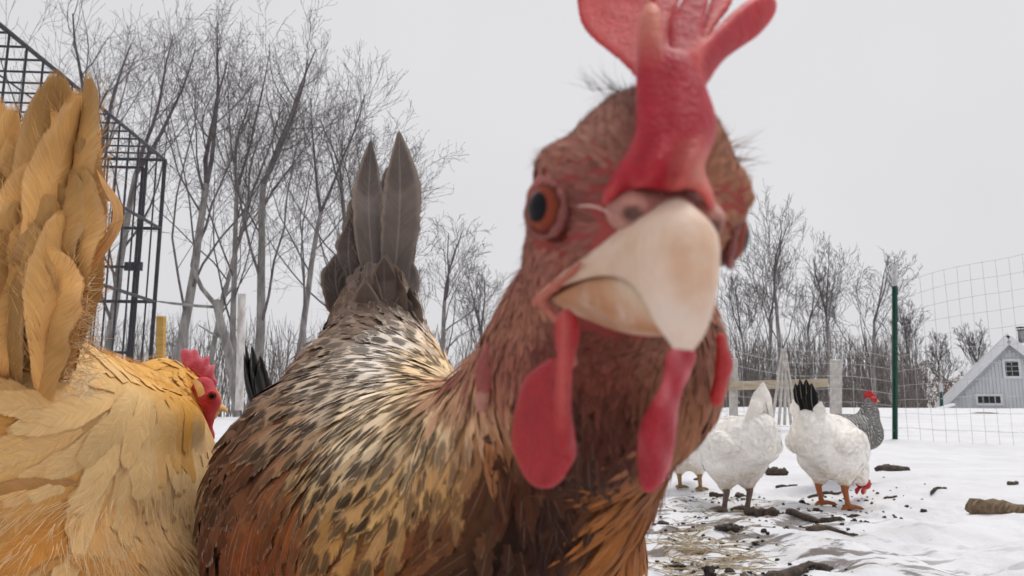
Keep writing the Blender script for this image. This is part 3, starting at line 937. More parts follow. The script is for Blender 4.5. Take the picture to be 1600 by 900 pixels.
# ---- wire fence with its green steel post
M_POST = simple_mat("green_post_paint", (0.012, 0.055, 0.035), (0.03, 0.09, 0.06), 30.0, 0.5, 0.2, 0.002)
M_POSTTOP = simple_mat("bare_post_tip", (0.45, 0.45, 0.45), (0.62, 0.62, 0.62), 30.0, 0.6, 0.2)
M_WIRE = simple_mat("galvanised_wire", (0.42, 0.42, 0.43), (0.55, 0.55, 0.56), 20.0, 0.5, 0.0)
M_WOOD = simple_mat("weathered_lumber", (0.36, 0.29, 0.20), (0.52, 0.44, 0.33), 6.0, 0.85, 0.3, 0.004, (1, 1, 6))
M_PALEWOOD = simple_mat("pale_sticks", (0.40, 0.37, 0.34), (0.58, 0.55, 0.51), 20.0, 0.85, 0.2)
def fence():
    D = 6.0
    pb, pt, pg = P(1397, 694, D), P(1398, 414, D), P(1398, 447, D)
    root = empty("wire_fence", on(pb), "thin wire mesh fence with one green steel post with pale tip", "fence")
    post = Buf()
    V, F = obox(pb - [0, 0, .1], pg, 0.040, 0.012, (0, 1, 0)); post.add(V, F)
    V, F = obox(pb - [0, .017, .1], pg - [0, .017, 0], 0.010, 0.028, (0, 1, 0)); post.add(V, F)
    po = post.build("post", M_POST, root, False)
    V, F = obox(pg, pt, 0.041, 0.014, (0, 1, 0)); V2, F2 = obox(pg - [0, .017, 0], pt - [0, .017, 0], 0.011, 0.028, (0, 1, 0))
    bb = Buf(); bb.add(V, F); bb.add(V2, F2); bb.build("post_tip", M_POSTTOP, po, False)
    for i in range(16):        # studs
        q = pb + (pg - pb) * (i + 0.5) / 16 - [0, 0.036, 0]
        solid("stud", *obox(q - [0, 0, .007], q + [0, 0, .007], .014, .012, (0, 1, 0)), M_POST, po)
    # mesh: right-hand bay, running towards the camera's right, sagging a little
    z = snow_z
    def bay(A, B, n, topA, topB, rows, rad):
        A = np.asarray(A); B = np.asarray(B)
        P3 = lambda u, w: np.array([A[0] + (B[0] - A[0]) * u, A[1] + (B[1] - A[1]) * u, 0]) + np.array([0, 0, 1.0]) * ((on(A + (B - A) * u)[2] - 0.03) * (1 - w) + (topA + (topB - topA) * u + 0.03 * math.sin(u * 9)) * w)
        r = np.random.default_rng(n)
        for i in range(n + 1):
            u = i / n; j = r.normal(0, 0.0012)
            V, F = tube_arrays([P3(np.clip(u + j * math.sin(w * 7), 0, 1), w) for w in np.linspace(0, 1, 7)], rad, 4); mesh_np("wire", V, F, M_WIRE, root)
        for k in range(rows + 1):
            w = k / rows
            V, F = tube_arrays([P3(u, min(1, max(0, w + 0.004 * math.sin(u * 13 + k)))) for u in np.linspace(0, 1, 18)], rad, 4); mesh_np("wire", V, F, M_WIRE, root)
    bay(pb + [0, -.04, 0], P(1900, 700, 5.0), 22, P(1398, 450, D)[2], P(1900, 300, 5.0)[2], 11, 0.0016)
    bay(P(1085, 690, 6.6), pb + [0, -.042, 0], 11, P(1085, 520, 6.6)[2], P(1398, 560, D)[2], 7, 0.0016)
fence()
# further out: a dark stake with a pale top by the house and a snow-laden rail
st = empty("stake", on(P(1471, 648, 17)), "short dark stake with pale top in front of the house", "stake")
V, F = obox(P(1471, 655, 17), P(1471, 612, 17), .055, .05, (0, 1, 0)); solid("stake_shaft", V, F, M_POST, st)
V, F = obox(P(1471, 612, 17), P(1470, 599, 17), .06, .055, (0, 1, 0)); solid("stake_tip", V, F, M_POSTTOP, st)
V, F = obox(P(1412, 655, 12), P(1490, 632, 17), .06, .05); tag(solid("rail", V, F, M_TRIM), "thin snow-topped rail slanting up toward the house", "rail")
V, F = obox(P(1408, 690, 8.5), P(1408, 657, 8.5), .045, .045, (0, 1, 0)); tag(solid("stump_stake", V, F, M_PALEWOOD), "stubby reddish stake in the snow just behind the green post", "stake")
# timber rail and leaning sticks behind the white hens
V, F = obox(P(1118, 604, 7.2), P(1292, 598, 7.4), .05, .085); tag(solid("timber_rail", V, F, M_WOOD, None, .004), "long pale timber rail spanning behind the white hens", "rail")
V, F = obox(P(1306, 660, 7.6), P(1306, 562, 7.6), .10, .07, (0, 1, 0)); tag(solid("pale_post", V, F, M_PALEWOOD, None, .004), "broad pale post at the end of the timber rail", "post")
V, F = obox(P(1146, 668, 7.3), P(1146, 560, 7.3), .07, .07, (0, 1, 0)); tag(solid("pale_post", V, F, M_PALEWOOD, None, .004), "pale post near the hen's cheek holding the timber rail", "post")
tp = empty("teepee_of_sticks", on(P(1226, 660, 7.0)), "teepee of thin leaning sticks in front of the timber rail", "trellis")
for a, bx in ((1206, 1222), (1217, 1224), (1236, 1222), (1243, 1226), (1226, 1227)):
    V, F = tube_arrays([P(a, 664, 7.0), P((a + bx) / 2 + 1, 600, 7.02), P(bx, 545, 7.04)], [.014, .013, .010], 6); mesh_np("pole", V, F, M_PALEWOOD, tp)

# ---- wire run (kennel) on the left
M_CAGE = simple_mat("black_cage_steel", (0.012, 0.012, 0.018), (0.035, 0.035, 0.045), 40.0, 0.42, 0.1, 0.001, (1, 1, 1), 0.5)
def kennel():
    D = 4.45
    far_top = P(258, 250, D); fx, fy, H = far_top
    near = np.array([fx + 0.072 * 3.6, fy - 3.6, 0])
    root = empty("wire_run", (fx, fy, 0), "tall black wire run with flat barred roof on the left", "wire run")
    def bar(a, b2, r=0.006):
        V, F = tube_arrays([np.asarray(a, float), (np.asarray(a, float) + np.asarray(b2, float)) / 2, np.asarray(b2, float)], r, 6); return mesh_np("bar", V, F, M_CAGE, root)
    def tube(a, b2, r=0.011):
        V, F = tube_arrays([np.asarray(a, float), (np.asarray(a, float) + np.asarray(b2, float)) / 2, np.asarray(b2, float)], r, 8); return mesh_np("frame_tube", V, F, M_CAGE, root)
    W = 2.2
    side = lambda u, z: np.array([fx + (near[0] - fx) * u, fy + (near[1] - fy) * u, z])
    farw = lambda u, z: np.array([fx - W * u, fy - 0.072 * W * u, z])
    left = lambda u, z: side(u, z) + (farw(1, 0) - farw(0, 0))
    g = -0.02
    for c in (side(0, 0), side(0.5, 0), side(1, 0), farw(1, 0), left(1, 0), left(.5, 0)):
        tube([c[0], c[1], g], [c[0], c[1], H], 0.012)
    for z in (0.06, 0.92, 1.36, H):
        tube(side(0, z), side(1, z), 0.010); tube(farw(0, z), farw(1, z), 0.010); tube(left(0, z), left(1, z), 0.008)
    tube(side(1, H), left(1, H), 0.011)
    n = 30
    for i in range(1, n):
        bar(side(i / n, 0.06), side(i / n, H), 0.0048)
    m = 20
    for i in range(1, m):
        bar(farw(i / m, 0.06), farw(i / m, H), 0.0050); 
    for i in range(1, n):                                    # roof cross bars
        a = side(i / n, H); bar(a, a + (farw(1, 0) - farw(0, 0)), 0.0052)
    for i in range(1, 8):
        a = farw(i / 8, H); bar(a, a + side(1, 0) - side(0, 0), 0.0042)
    for i in range(1, n, 2): bar(left(i / n, 0.06), left(i / n, H), 0.0042)
    # door panel within the far wall with a latch
    for u in (0.05, 0.42): tube(farw(u, 0.1) - [0, .03, 0], farw(u, H - 0.06) - [0, .03, 0], 0.010)
    for z in (0.1, 0.62, 1.12, H - 0.06): tube(farw(0.05, z) - [0, .03, 0], farw(0.42, z) - [0, .03, 0], 0.009)
    V, F = obox(farw(0.05, 1.12) - [0.05, .05, 0], farw(0.05, 1.12) + [0.05, -.05, 0], .02, .05); solid("latch", V, F, M_CAGE, root)
kennel()
M_OLDWHITE = simple_mat("flaking_white_paint", (0.70, 0.68, 0.65), (0.40, 0.36, 0.33), 7.0, 0.8, 0.4, 0.004, (3, 3, 1))
M_YELLOW = simple_mat("yellow_lumber", (0.42, 0.24, 0.06), (0.55, 0.34, 0.11), 6.0, 0.8, 0.3, 0.003, (1, 1, 8))
V, F = obox(P(250, 640, 4.2), P(252, 494, 4.2), .042, .04, (0, 1, 0)); tag(solid("wooden_stake", V, F, M_YELLOW, None, .003), "yellowish sawn wooden stake beside the wire run's corner", "stake")
b = Buf(); b.tube([P(374, 640, 6.5), P(376, 560, 6.5), P(377, 500, 6.5), P(378, 459, 6.5)], [.036, .036, .035, .034], 10)
b.flush(); V, F = np.concatenate(b.V), np.concatenate(b.F); tag(mesh_np("white_post", V, F, M_OLDWHITE), "weathered white post standing behind the brown hen's back", "post")

# ------------------------------------------------------------------ the brown hen looking into the lens
HQ = (0.01926, 0.01081, 0.11383, 0.150, 0.150, 0.1394)     # head: right, up, distance, yaw, nod, tilt
def head_frame():
    y, p, r = HQ[3:]
    cy, sy, cp, sp, cr, sr = math.cos(y), math.sin(y), math.cos(p), math.sin(p), math.cos(r), math.sin(r)
    Ry = np.array([[cy, 0, sy], [0, 1, 0], [-sy, 0, cy]]); Rx = np.array([[1, 0, 0], [0, cp, -sp], [0, sp, cp]]); Rz = np.array([[cr, sr, 0], [-sr, cr, 0], [0, 0, 1]])
    M = Rz @ Ry @ Rx                     # columns: lateral, up, forward in camera axes (x right, y up, z back to the lens)
    B = np.stack([RIGHT, UP, -FWD], 1)
    W = B @ M
    return W[:, 0], W[:, 2], W[:, 1]     # lateral, forward, up in the world
HL, HF, HU = head_frame()
HC = CAM + RIGHT * HQ[0] + UP * HQ[1] + FWD * HQ[2]
HAX = np.stack([HL, HF, HU])
def hd(l, f, u):
    return HC + (HL * l + HF * f + HU * u) * 0.001
def hloc(p):
    return ((np.asarray(p) - HC) @ HAX.T) * 1000.0

CHAIN = [(hd(0, -12, -10), 0.0130), (P(945, 560, 0.155), 0.0225), (P(843, 720, 0.205), 0.0300), (P(744, 850, 0.275), 0.056), (P(580, 800, 0.42), 0.084), (P(584, 645, 0.54), 0.063), (P(590, 520, 0.60), 0.034), (P(592, 452, 0.606), 0.022)]
def hen_sdf(p):
    d = None
    for (a, ra), (b, rb) in zip(CHAIN[:-1], CHAIN[1:]):
        e = rcone(p, a, b, ra, rb)
        d = e if d is None else smin(d, e, 0.022 if ra > 0.03 else 0.010)
    h = smin(ellip(p, hd(0, -3, 1.0), HAX, np.array([15.8, 15.2, 11.0]) * 0.001), ellip(p, hd(1.2, -3, 7.0), HAX, np.array([12.2, 15.0, 13.2]) * 0.001), 0.006)
    h = smin(h, ellip(p, hd(0, -5, -9), HAX, np.array([13.0, 11.0, 12.5]) * 0.001), 0.006)
    h = smin(h, ellip(p, hd(0, 8, -4), HAX, np.array([6.8, 7.5, 8.0]) * 0.001), 0.006)
    for s in (-1, 1):
        h = smin(h, ellip(p, hd(s * 12.0, 0.5, 5.5), HAX, np.array([4.5, 7.0, 4.0]) * 0.001), 0.003)       # brow
        h = -smin(-h, ellip(p, hd(s * 17.6, 2.5, -1.0), HAX, np.array([3.5, 5.0, 5.2]) * 0.001), 0.002)  # socket
    d = smin(d, h, 0.008)
    # thighs
    d = smin(d, rcone(p, P(470, 930, 0.45), P(480, 1010, 0.46), 0.045, 0.022), 0.03)
    d = smin(d, rcone(p, P(700, 930, 0.43), P(690, 1010, 0.44), 0.045, 0.022), 0.03)
    return d

hen = empty("hen", (P(580, 800, 0.42)[0], P(580, 800, 0.42)[1], 0.0), "big brown speckled hen poking its face and red comb into the lens", "hen")
_pts = [c[0] for c in CHAIN] + [P(480, 1010, 0.46), P(690, 1010, 0.44)]
_lo, _hi = bounds_of(_pts, [c[1] + 0.02 for c in CHAIN] + [0.05, 0.05])
HV, HFc = surface_nets(hen_sdf, axis_grid(_lo[0], _hi[0], 0.006, (HC[0] - 0.02, HC[0] + 0.022, 0.0011)),
                       axis_grid(_lo[1], _hi[1], 0.006, (HC[1] - 0.024, HC[1] + 0.026, 0.0011)), axis_grid(_lo[2], _hi[2], 0.006, (HC[2] - 0.03, HC[2] + 0.026, 0.0011)))

# plumage colours, with shade darkened into the mahogany breast: photograph pixel of the root, ground colour, dark colour, spangle, fringe
CA = [(600, 500, 114, 97, 86, 60, 48, 42, .5, .5), (560, 430, 104, 94, 90, 60, 52, 50, .2, .4), (480, 560, 132, 110, 94, 58, 44, 37, .9, .55), (400, 620, 112, 86, 69, 52, 37, 30, .85, .65), (350, 720, 104, 74, 57, 48, 33, 26, .8, .7),
      (335, 850, 98, 58, 40, 54, 32, 22, .4, .35), (430, 690, 112, 72, 50, 60, 38, 28, .5, .3), (430, 820, 118, 62, 34, 66, 36, 22, .15, .2), (480, 760, 118, 68, 40, 62, 36, 24, .35, .25), (520, 880, 116, 70, 40, 56, 32, 22, .5, .25),
      (550, 590, 180, 164, 146, 52, 40, 34, 1, .2), (640, 565, 216, 206, 194, 54, 44, 40, 1, .2), (500, 640, 146, 120, 96, 50, 38, 30, 1, .2), (620, 640, 216, 194, 160, 42, 30, 24, 1, .2), (540, 700, 180, 148, 106, 44, 30, 22, 1, .2), (700, 600, 218, 190, 150, 52, 38, 28, 1, .15), (640, 730, 192, 152, 100, 46, 32, 22, 1, .15),
      (550, 790, 160, 118, 70, 48, 32, 22, .9, .2), (700, 690, 190, 146, 96, 50, 34, 24, .8, .15), (742, 560, 196, 152, 120, 100, 64, 46, .3, .15), (762, 640, 148, 98, 66, 62, 38, 28, .3, .1), (790, 720, 64, 35, 24, 50, 30, 22, 0, .05),
      (690, 790, 104, 62, 37, 54, 32, 24, .4, .1), (620, 860, 112, 68, 38, 54, 32, 22, .5, .15), (850, 800, 42, 22, 16, 44, 26, 20, 0, .05), (790, 880, 44, 23, 16, 44, 26, 20, 0, .05), (930, 800, 52, 29, 20, 50, 30, 22, 0, .05), (900, 720, 50, 27, 21, 50, 30, 22, 0, .05),
      (985, 860, 140, 88, 46, 80, 46, 26, 0, .1), (1010, 790, 140, 88, 48, 80, 46, 26, 0, .1), (1095, 650, 130, 88, 66, 70, 46, 34, 0, .1), (930, 560, 108, 62, 52, 60, 36, 30, 0, .05), (960, 660, 70, 38, 31, 54, 32, 26, 0, .05), (860, 620, 62, 36, 31, 54, 32, 26, 0, .05),
      (920, 190, 140, 100, 88, 80, 54, 48, 0, .05), (860, 250, 150, 104, 92, 84, 56, 50, 0, .05), (900, 320, 122, 76, 70, 80, 48, 46, 0, .05), (880, 420, 146, 98, 86, 80, 54, 48, 0, .05), (820, 480, 150, 102, 86, 80, 54, 46, 0, .05), (790, 540, 134, 84, 72, 80, 48, 42, 0, .05),
      (860, 530, 106, 62, 56, 64, 40, 36, 0, .05), (1140, 230, 142, 100, 82, 84, 56, 48, 0, .05), (1130, 330, 146, 102, 82, 84, 56, 48, 0, .05), (1120, 480, 140, 98, 84, 80, 54, 46, 0, .05), (1000, 140, 96, 66, 62, 70, 44, 42, 0, .05)]
CA = [(*a[:2], *lin(a[2:5]), *lin(a[5:8]), *a[8:]) for a in CA]
# which way the feathers lie (in the picture plane, y down)
FA = [(1000, 650, 0, 1), (850, 800, -.1, 1), (950, 850, -.08, 1), (1010, 820, -.16, 1), (1090, 640, .1, 1), (760, 600, -.5, .85), (700, 620, -.8, .55), (700, 750, -.7, .7), (600, 650, -.95, .32), (560, 580, -1, .05), (640, 562, -1, .0), (500, 575, -.95, .25),
      (600, 720, -.85, .5), (520, 800, -.8, .6), (640, 850, -.65, .75), (420, 620, -.75, .65), (360, 720, -.35, .95), (335, 830, -.05, 1), (430, 760, -.6, .8), (430, 880, -.4, .9), (540, 520, -.45, -.9), (600, 470, 0, -1), (480, 545, -.85, -.1), (640, 500, .2, -1),
      (930, 190, -.35, -.9), (860, 260, -.8, -.3), (880, 400, -.75, .65), (830, 500, -.5, .85), (900, 320, -.95, -.1), (1140, 250, .5, -.6), (1120, 480, .25, 1), (900, 600, -.15, 1), (780, 560, -.4, .9), (1140, 350, .6, .3), (1000, 140, -.2, -.95)]

def chain_s(p):
    """nearest station on the spine: 0 head .. 6 tail"""
    best = np.full(len(p), 1e9); s = np.zeros(len(p))
    for i, ((a, ra), (b, rb)) in enumerate(zip(CHAIN[:-1], CHAIN[1:])):
        a = np.asarray(a); ba = np.asarray(b) - a
        t = np.clip(((p - a) @ ba) / (ba @ ba), 0, 1)
        d = np.linalg.norm(p - a - t[:, None] * ba, axis=1) - (ra + (rb - ra) * t)
        m = d < best
        best[m] = d[m]; s[m] = i + t[m]
    return s

def flow_dir(Q, anchors, sdf=None):
    x, y, d = proj(Q)
    f = idw(anchors, x, y)
    v = RIGHT * f[:, :1] - UP * f[:, 1:2]
    if sdf is None: return v
    n = grad(sdf, Q)
    return nrm(v - n * (v * n).sum(1, keepdims=True))

EYES = [hd(s * 15.5, 1.5, 0) for s in (-1, 1)]
def hen_plumage():
    Q = sample_surface(HV, HFc, 90000, lambda p: np.where(np.linalg.norm(p - HC, axis=1) < 0.045, 26.0, np.where(np.linalg.norm(p - HC, axis=1) < 0.09, 5.0, 1.0)))
    s = chain_s(Q); dh = np.linalg.norm(Q - HC, axis=1)
    L = np.interp(s, [0, 0.35, 0.9, 1.5, 2.2, 3, 4, 5, 6], [.0042, .0065, .013, .022, .029, .034, .032, .029, .026])
    W = np.interp(s, [0, 0.35, 0.9, 1.5, 2.2, 3, 4, 5, 6], [.0007, .0009, .0014, .0022, .0032, .0042, .0064, .0062, .0058])
    x, y, d = proj(Q)
    L = np.where(dh < 0.03, np.minimum(L, 0.0042), L); W = np.where(dh < 0.03, np.minimum(W, 0.0008), W)
    wing = np.clip((520 - x) / 60, 0, 1) * np.clip((y - 600) / 60, 0, 1)
    W = W * (1 + 0.25 * wing)
    hack = np.clip((x - 470) / 40, 0, 1) * np.clip((830 - x) / 50, 0, 1) * np.clip((y - 555) / 15, 0, 1)
    W = np.where((hack > 0.5) & (s > 2.5), np.minimum(W, 0.0036), W)
    L = np.where((hack > 0.5) & (s > 2.0), np.minimum(L, 0.031), L)
    # bare places: eyes, beak, comb, gape, wattle roots
    q = hloc(Q)
    bare = np.zeros(len(Q), bool)
    for e in EYES:
        bare |= np.linalg.norm(Q - e, axis=1) < 0.0062
    bare |= (q[:, 1] > 8.5) & (np.abs(q[:, 0]) < 7.5) & (q[:, 2] < 5) & (q[:, 2] > -24)
    bare |= (np.abs(q[:, 0]) < 2.5) & (q[:, 2] > 4) & (q[:, 1] > -9)
    bare |= (np.abs(q[:, 0]) < 12.0) & (q[:, 1] > 3) & (q[:, 2] < -9) & (q[:, 2] > -17)
    lores = (q[:, 1] > 1) & (np.abs(q[:, 0]) > 4) & (q[:, 2] > -9) & (q[:, 2] < 7)
    bare |= lores & (rng.random(len(Q)) < 0.80)
    keep = ~bare
    out = []
    for lo, hi, sp in ((0, 0.35, 0.85), (0.35, 1.2, 1.0), (1.2, 2.6, 1.35), (2.6, 7, 1.35)):
        m = np.nonzero(keep & (s >= lo) & (s < hi))[0]
        k = m[thin_out(Q[m], W[m] * sp * np.where(hack[m] > 0.5, 1.3, 1.0))]
        out.append(k)
    return Q, s, L, W, x, y, wing, hack, out

_Q, _s, _L, _W, _x, _y, _wing, _hack, _sets = hen_plumage()
def hen_cols(idx, gain=1.0):
    a = idw(CA, _x[idx], _y[idx], 4.0)
    n = len(idx)
    g = np.exp(rng.normal(0, 0.13, (n, 1))) * gain
    lum = a[:, :3].mean(1, keepdims=True); sat = 1.0 + 0.12 * np.clip(1 - lum / 0.35, 0, 1)
    a[:, :3] = np.clip(lum + (a[:, :3] - lum) * sat, 0.002, 1)
    c1 = np.concatenate([a[:, :3] * g, a[:, 6:7] * rng.uniform(0.75, 1.0, (n, 1))], 1)
    c2 = np.concatenate([a[:, 3:6] * np.exp(rng.normal(0, 0.2, (n, 1))), a[:, 7:8] * rng.uniform(0.3, 1.2, (n, 1))], 1)
    fid = np.stack([rng.random(n), rng.uniform(0.0, 0.18, n), np.zeros(n), np.ones(n)], 1)
    return c1, c2, fid

GAIN = 1.26
ca_v = idw(CA, *proj(HV)[:2], 4.0)[:, :3] * 0.8  # skin colour darkened so the gaps between feathers look shaded
fz = np.clip(1.3 - np.linalg.norm(HV - HC, axis=1) / 0.03, 0, 1)[:, None]
skinc = ca_v * (1 - fz) + lin((164, 76, 72)) * fz
mesh_np("body", HV, HFc, M_BODY, hen, True, {"col": skinc})

# face: short bristly feathers
k = np.concatenate(_sets[:1]); n = len(k)
T = flow_dir(_Q[k], FA) + rng.normal(0, 0.2, (n, 3))
c1, c2, fid = hen_cols(k, GAIN)
V4 = grow(hen_sdf, _Q[k], T, _L[k] * rng.uniform(.8, 1.3, n), _W[k] * rng.uniform(.7, 1.2, n), np.full(n, -0.0002), rng.uniform(.0001, .0006, n), 4, 'hackle', 0.2, 0.25)
emit_feathers(hen, V4, c1, c2, fid, 0, "feather", "face_feathers")
k = _sets[1]; n = len(k)
T = flow_dir(_Q[k], FA) + rng.normal(0, 0.18, (n, 3))
c1, c2, fid = hen_cols(k, GAIN)
V4 = grow(hen_sdf, _Q[k], T, _L[k] * rng.uniform(.8, 1.3, n), _W[k] * rng.uniform(.7, 1.2, n), np.full(n, -0.0004), rng.uniform(.0002, .0011, n), 5, 'hackle', 0.2, 0.25)
emit_feathers(hen, V4, c1, c2, fid, 0, "feather", "neck_feathers")
# neck hackle, back, wing and breast
k = np.concatenate(_sets[2:]); n = len(k)
T = flow_dir(_Q[k], FA) + rng.normal(0, 0.10, (n, 3))
c1, c2, fid = hen_cols(k, GAIN)
hk = (_hack[k] > 0.4) | (_s[k] < 2.6)
parts4 = []
for m, kind, o1 in ((hk, 'hackle', (.0008, .0030)), (~hk, 'round', (.0015, .0045))):
    kk = k[m]; nn = len(kk)
    parts4.append((m, grow(hen_sdf, _Q[kk], T[m], _L[kk] * rng.uniform(.8, 1.2, nn), _W[kk] * rng.uniform(.85, 1.15, nn), np.full(nn, -0.0008), rng.uniform(*o1, nn), 10, kind, 0.22, 0.2)))
V4 = np.empty((n, 11, 3, 3))
for m, v4 in parts4: V4[m] = v4
emit_feathers(hen, V4, c1, c2, fid, 300, "feather", "plumage")
# loose barbs over hackle and breast, and the windblown wisps on the crown
kk = rng.choice(k[_s[k] < 2.4], 500); nrmv = grad(hen_sdf, _Q[kk])
a = idw(CA, _x[kk], _y[kk], 4.0)
strands(hen, "loose_barbs", _Q[kk] + nrmv * 0.0015, flow_dir(_Q[kk], FA, hen_sdf) + nrmv * 0.05, _L[kk] * 0.4, np.full(len(kk), .00008), a[:, :3] * 1.5, a[:, :3] * 1.1, 0.12)
kf = np.concatenate(_sets[:2]); kf = rng.choice(kf, 2200); nrmv = grad(hen_sdf, _Q[kf])
a = idw(CA, _x[kf], _y[kf], 4.0)
strands(hen, "face_bristles", _Q[kf], flow_dir(_Q[kf], FA, hen_sdf) + nrmv * 0.16, np.minimum(_L[kf] * 0.8, 0.006), np.full(len(kf), .00006), a[:, :3] * 1.6, a[:, :3] * 0.9, 0.2)
cr = np.array([hd(-9 + 9 * rng.random(), -6 - 6 * rng.random(), 19.0) for _ in range(46)])
strands(hen, "crown_wisps", cr, np.array([nrm(-HL * (0.5 + rng.random()) + HU * 0.8 * rng.random()) for _ in cr]), rng.uniform(.004, .008, len(cr)), np.full(len(cr), .00005), lin((168, 156, 152)), lin((110, 98, 96)), 0.9)
cr = np.array([hd(15 + 2 * rng.random(), -6 - 5 * rng.random(), 9 + 6 * rng.random()) for _ in range(30)])
strands(hen, "nape_wisps", cr, np.array([nrm(HL + HU * 0.6 * rng.random()) for _ in cr]), rng.uniform(.004, .007, len(cr)), np.full(len(cr), .00008), lin((176, 138, 116)), lin((130, 96, 80)), 0.8)

# ---- beak
def loft(name, tom, cul, half, a0, a1, color, mat, parent, nu=30, na=21, power=0.8, under=False):
    t = np.linspace(0, 1, nu)
    def ip(c):
        c = np.asarray(c, float); return np.stack([np.interp(t, np.linspace(0, 1, len(c)), c[:, k]) for k in range(c.shape[1])], 1)
    def sm(a):
        for _ in range(4):
            a[1:-1] = (a[:-2] + 2 * a[1:-1] + a[2:]) / 4
        return a
    tom, cul, half = sm(ip(tom)), sm(ip(cul)), sm(ip(np.asarray(half)[:, None]))[:, 0]
    A = np.linspace(a0, a1, na) * math.pi / 2
    V = np.empty((nu, na, 3)); xa = np.abs(np.sin(A)) ** 0.85
    for i in range(nu):
        kb = min(t[i] / 0.45, 1.0); kb = kb * kb * (3 - 2 * kb)
        c = (np.cos(A) ** power) * kb + (1 - kb) * (1 - xa) ** (1.0 if power > 0.65 else 0.6)
        fu = tom[i][None] * (1 - c[:, None]) + cul[i][None] * c[:, None]
        l = half[i] * np.sign(np.sin(A)) * np.abs(np.sin(A)) ** 0.85
        l = l + 0.5 * t[i] ** 1.4
        V[i] = HC + (HL[None] * l[:, None] + HF[None] * fu[:, :1] + HU[None] * fu[:, 1:]) * 0.001
    i = np.arange(nu - 1)[:, None] * na; j = np.arange(na - 1)[None]
    F = np.stack([i + j, i + j + 1, i + na + j + 1, i + na + j], -1).reshape(-1, 4)
    V = V.reshape(-1, 3)
    C = color(np.repeat(np.linspace(0, 1, nu), na), np.tile(np.abs(np.linspace(a0, a1, na)), nu))
    o = mesh_np(name, V, F, mat, parent, True, {"col": C})
    m = o.modifiers.new("thickness", 'SOLIDIFY'); m.thickness = 0.0008; m.offset = -1
    m = o.modifiers.new("smooth", 'SUBSURF'); m.levels = 1; m.render_levels = 1
    return o
def beak_col(t, a):
    c = lin((236, 210, 190))[None] * np.ones((len(t), 1))
    amber = np.exp(-((t - 0.62) / 0.22) ** 2 - ((a - 0.15) / 0.35) ** 2)[:, None]
    c = c * (1 - 0.5 * amber) + lin((204, 146, 90)) * 0.5 * amber
    fl = (np.clip((a - 0.35) / 0.4, 0, 1) * np.clip((0.7 - t) / 0.3, 0, 1))[:, None]
    c = c * (1 - 0.45 * fl) + lin((206, 164, 128)) * 0.45 * fl
    ring = (0.5 + 0.5 * np.sin(t * 46 + 3 * a))[:, None] * 0.045
    c = c * (1 - ring)
    g = np.clip((0.22 - t) / 0.22, 0, 1)[:, None] * np.clip((a - 0.55) / 0.3, 0, 1)[:, None]
    c = c * (1 - 0.6 * g) + lin((206, 124, 92)) * 0.6 * g
    return c
loft("upper_beak", [(0, -14.5), (5.5, -10.5), (10.5, -8.4), (15.5, -7.6), (20, -8.2), (23.0, -10.2), (25.4, -12.4), (26.5, -13.8)],
     [(12.0, 4.6), (15.5, 4.4), (19, 3.3), (22.4, 1.1), (24.6, -2.0), (26.4, -5.8), (27.2, -10.0), (26.9, -14.0)],
     [13.2, 9.6, 6.9, 5.4, 4.4, 3.4, 2.2, 0.5], -1, 1, beak_col, M_HORN, hen, power=0.72)
def low_col(t, a):
    c = lin((196, 144, 106))[None] * np.ones((len(t), 1))
    rim = np.clip((a - 0.7) / 0.3, 0, 1)[:, None] * np.clip((t - 0.3) / 0.3, 0, 1)[:, None]
    return c * (1 - 0.7 * rim) + lin((232, 214, 182)) * 0.7 * rim
loft("lower_beak", [(1.5, -14.2), (6, -10.2), (11, -8.0), (15.5, -7.4), (19.2, -8.6), (22, -10.8), (24, -12.6)],
     [(4, -17.6), (8, -17.0), (12, -16.0), (15.5, -15.1), (18.8, -14.2), (21.8, -13.4), (24, -12.8)],
     [11.8, 9.0, 6.7, 5.3, 4.2, 2.8, 0.6], -1, 1, low_col, M_HORN, hen, power=0.6)

PX = 1.0 / FPX
def flat_chain(items, k=0.0022):
    """items: list of strings of (px, py, depth, radius_px), flat, thin direction"""
    prim = []
    for nodes, flat, thin in items:
        pp = [(P(a, b, d), r * d * PX) for a, b, d, r in nodes]
        for (a, ra), (b, rb) in zip(pp[:-1], pp[1:]):
            prim.append((a, b, ra, rb, flat, np.asarray(thin, float)))
    def f(p):
        d = None
        for a, b, ra, rb, fl, th in prim:
            e = rcone(p, a, b, ra, rb, th, fl)
            d = e if d is None else smin(d, e, k)
        return d
    lo, hi = bounds_of([x for q in prim for x in (q[0], q[1])], [x + 0.003 for q in prim for x in (q[2], q[3])])
    return f, lo, hi

# ---- comb: a thick front blade with a finger, and fanned points behind
TH = -FWD + RIGHT * 0.25
def poly_sdf(poly, x, y):
    """signed distance to a closed outline, rounded by corner cutting"""
    q = np.asarray(poly, float)
    for _ in range(2):
        q = np.stack([q * 0.75 + np.roll(q, -1, 0) * 0.25, q * 0.25 + np.roll(q, -1, 0) * 0.75], 1).reshape(-1, 2)
    d = np.full(len(x), 1e9); ins = np.zeros(len(x), bool)
    for (ax, ay), (bx, by) in zip(q, np.roll(q, -1, 0)):
        ex, ey = bx - ax, by - ay; wx, wy = x - ax, y - ay
        t = np.clip((wx * ex + wy * ey) / (ex * ex + ey * ey + 1e-9), 0, 1)
        d = np.minimum(d, (wx - ex * t) ** 2 + (wy - ey * t) ** 2)
        c = (ay > y) != (by > y)
        ins ^= c & (x < ax + (y - ay) * ex / (ey if abs(ey) > 1e-9 else 1e-9))
    return np.sqrt(d) * np.where(ins, -1, 1)
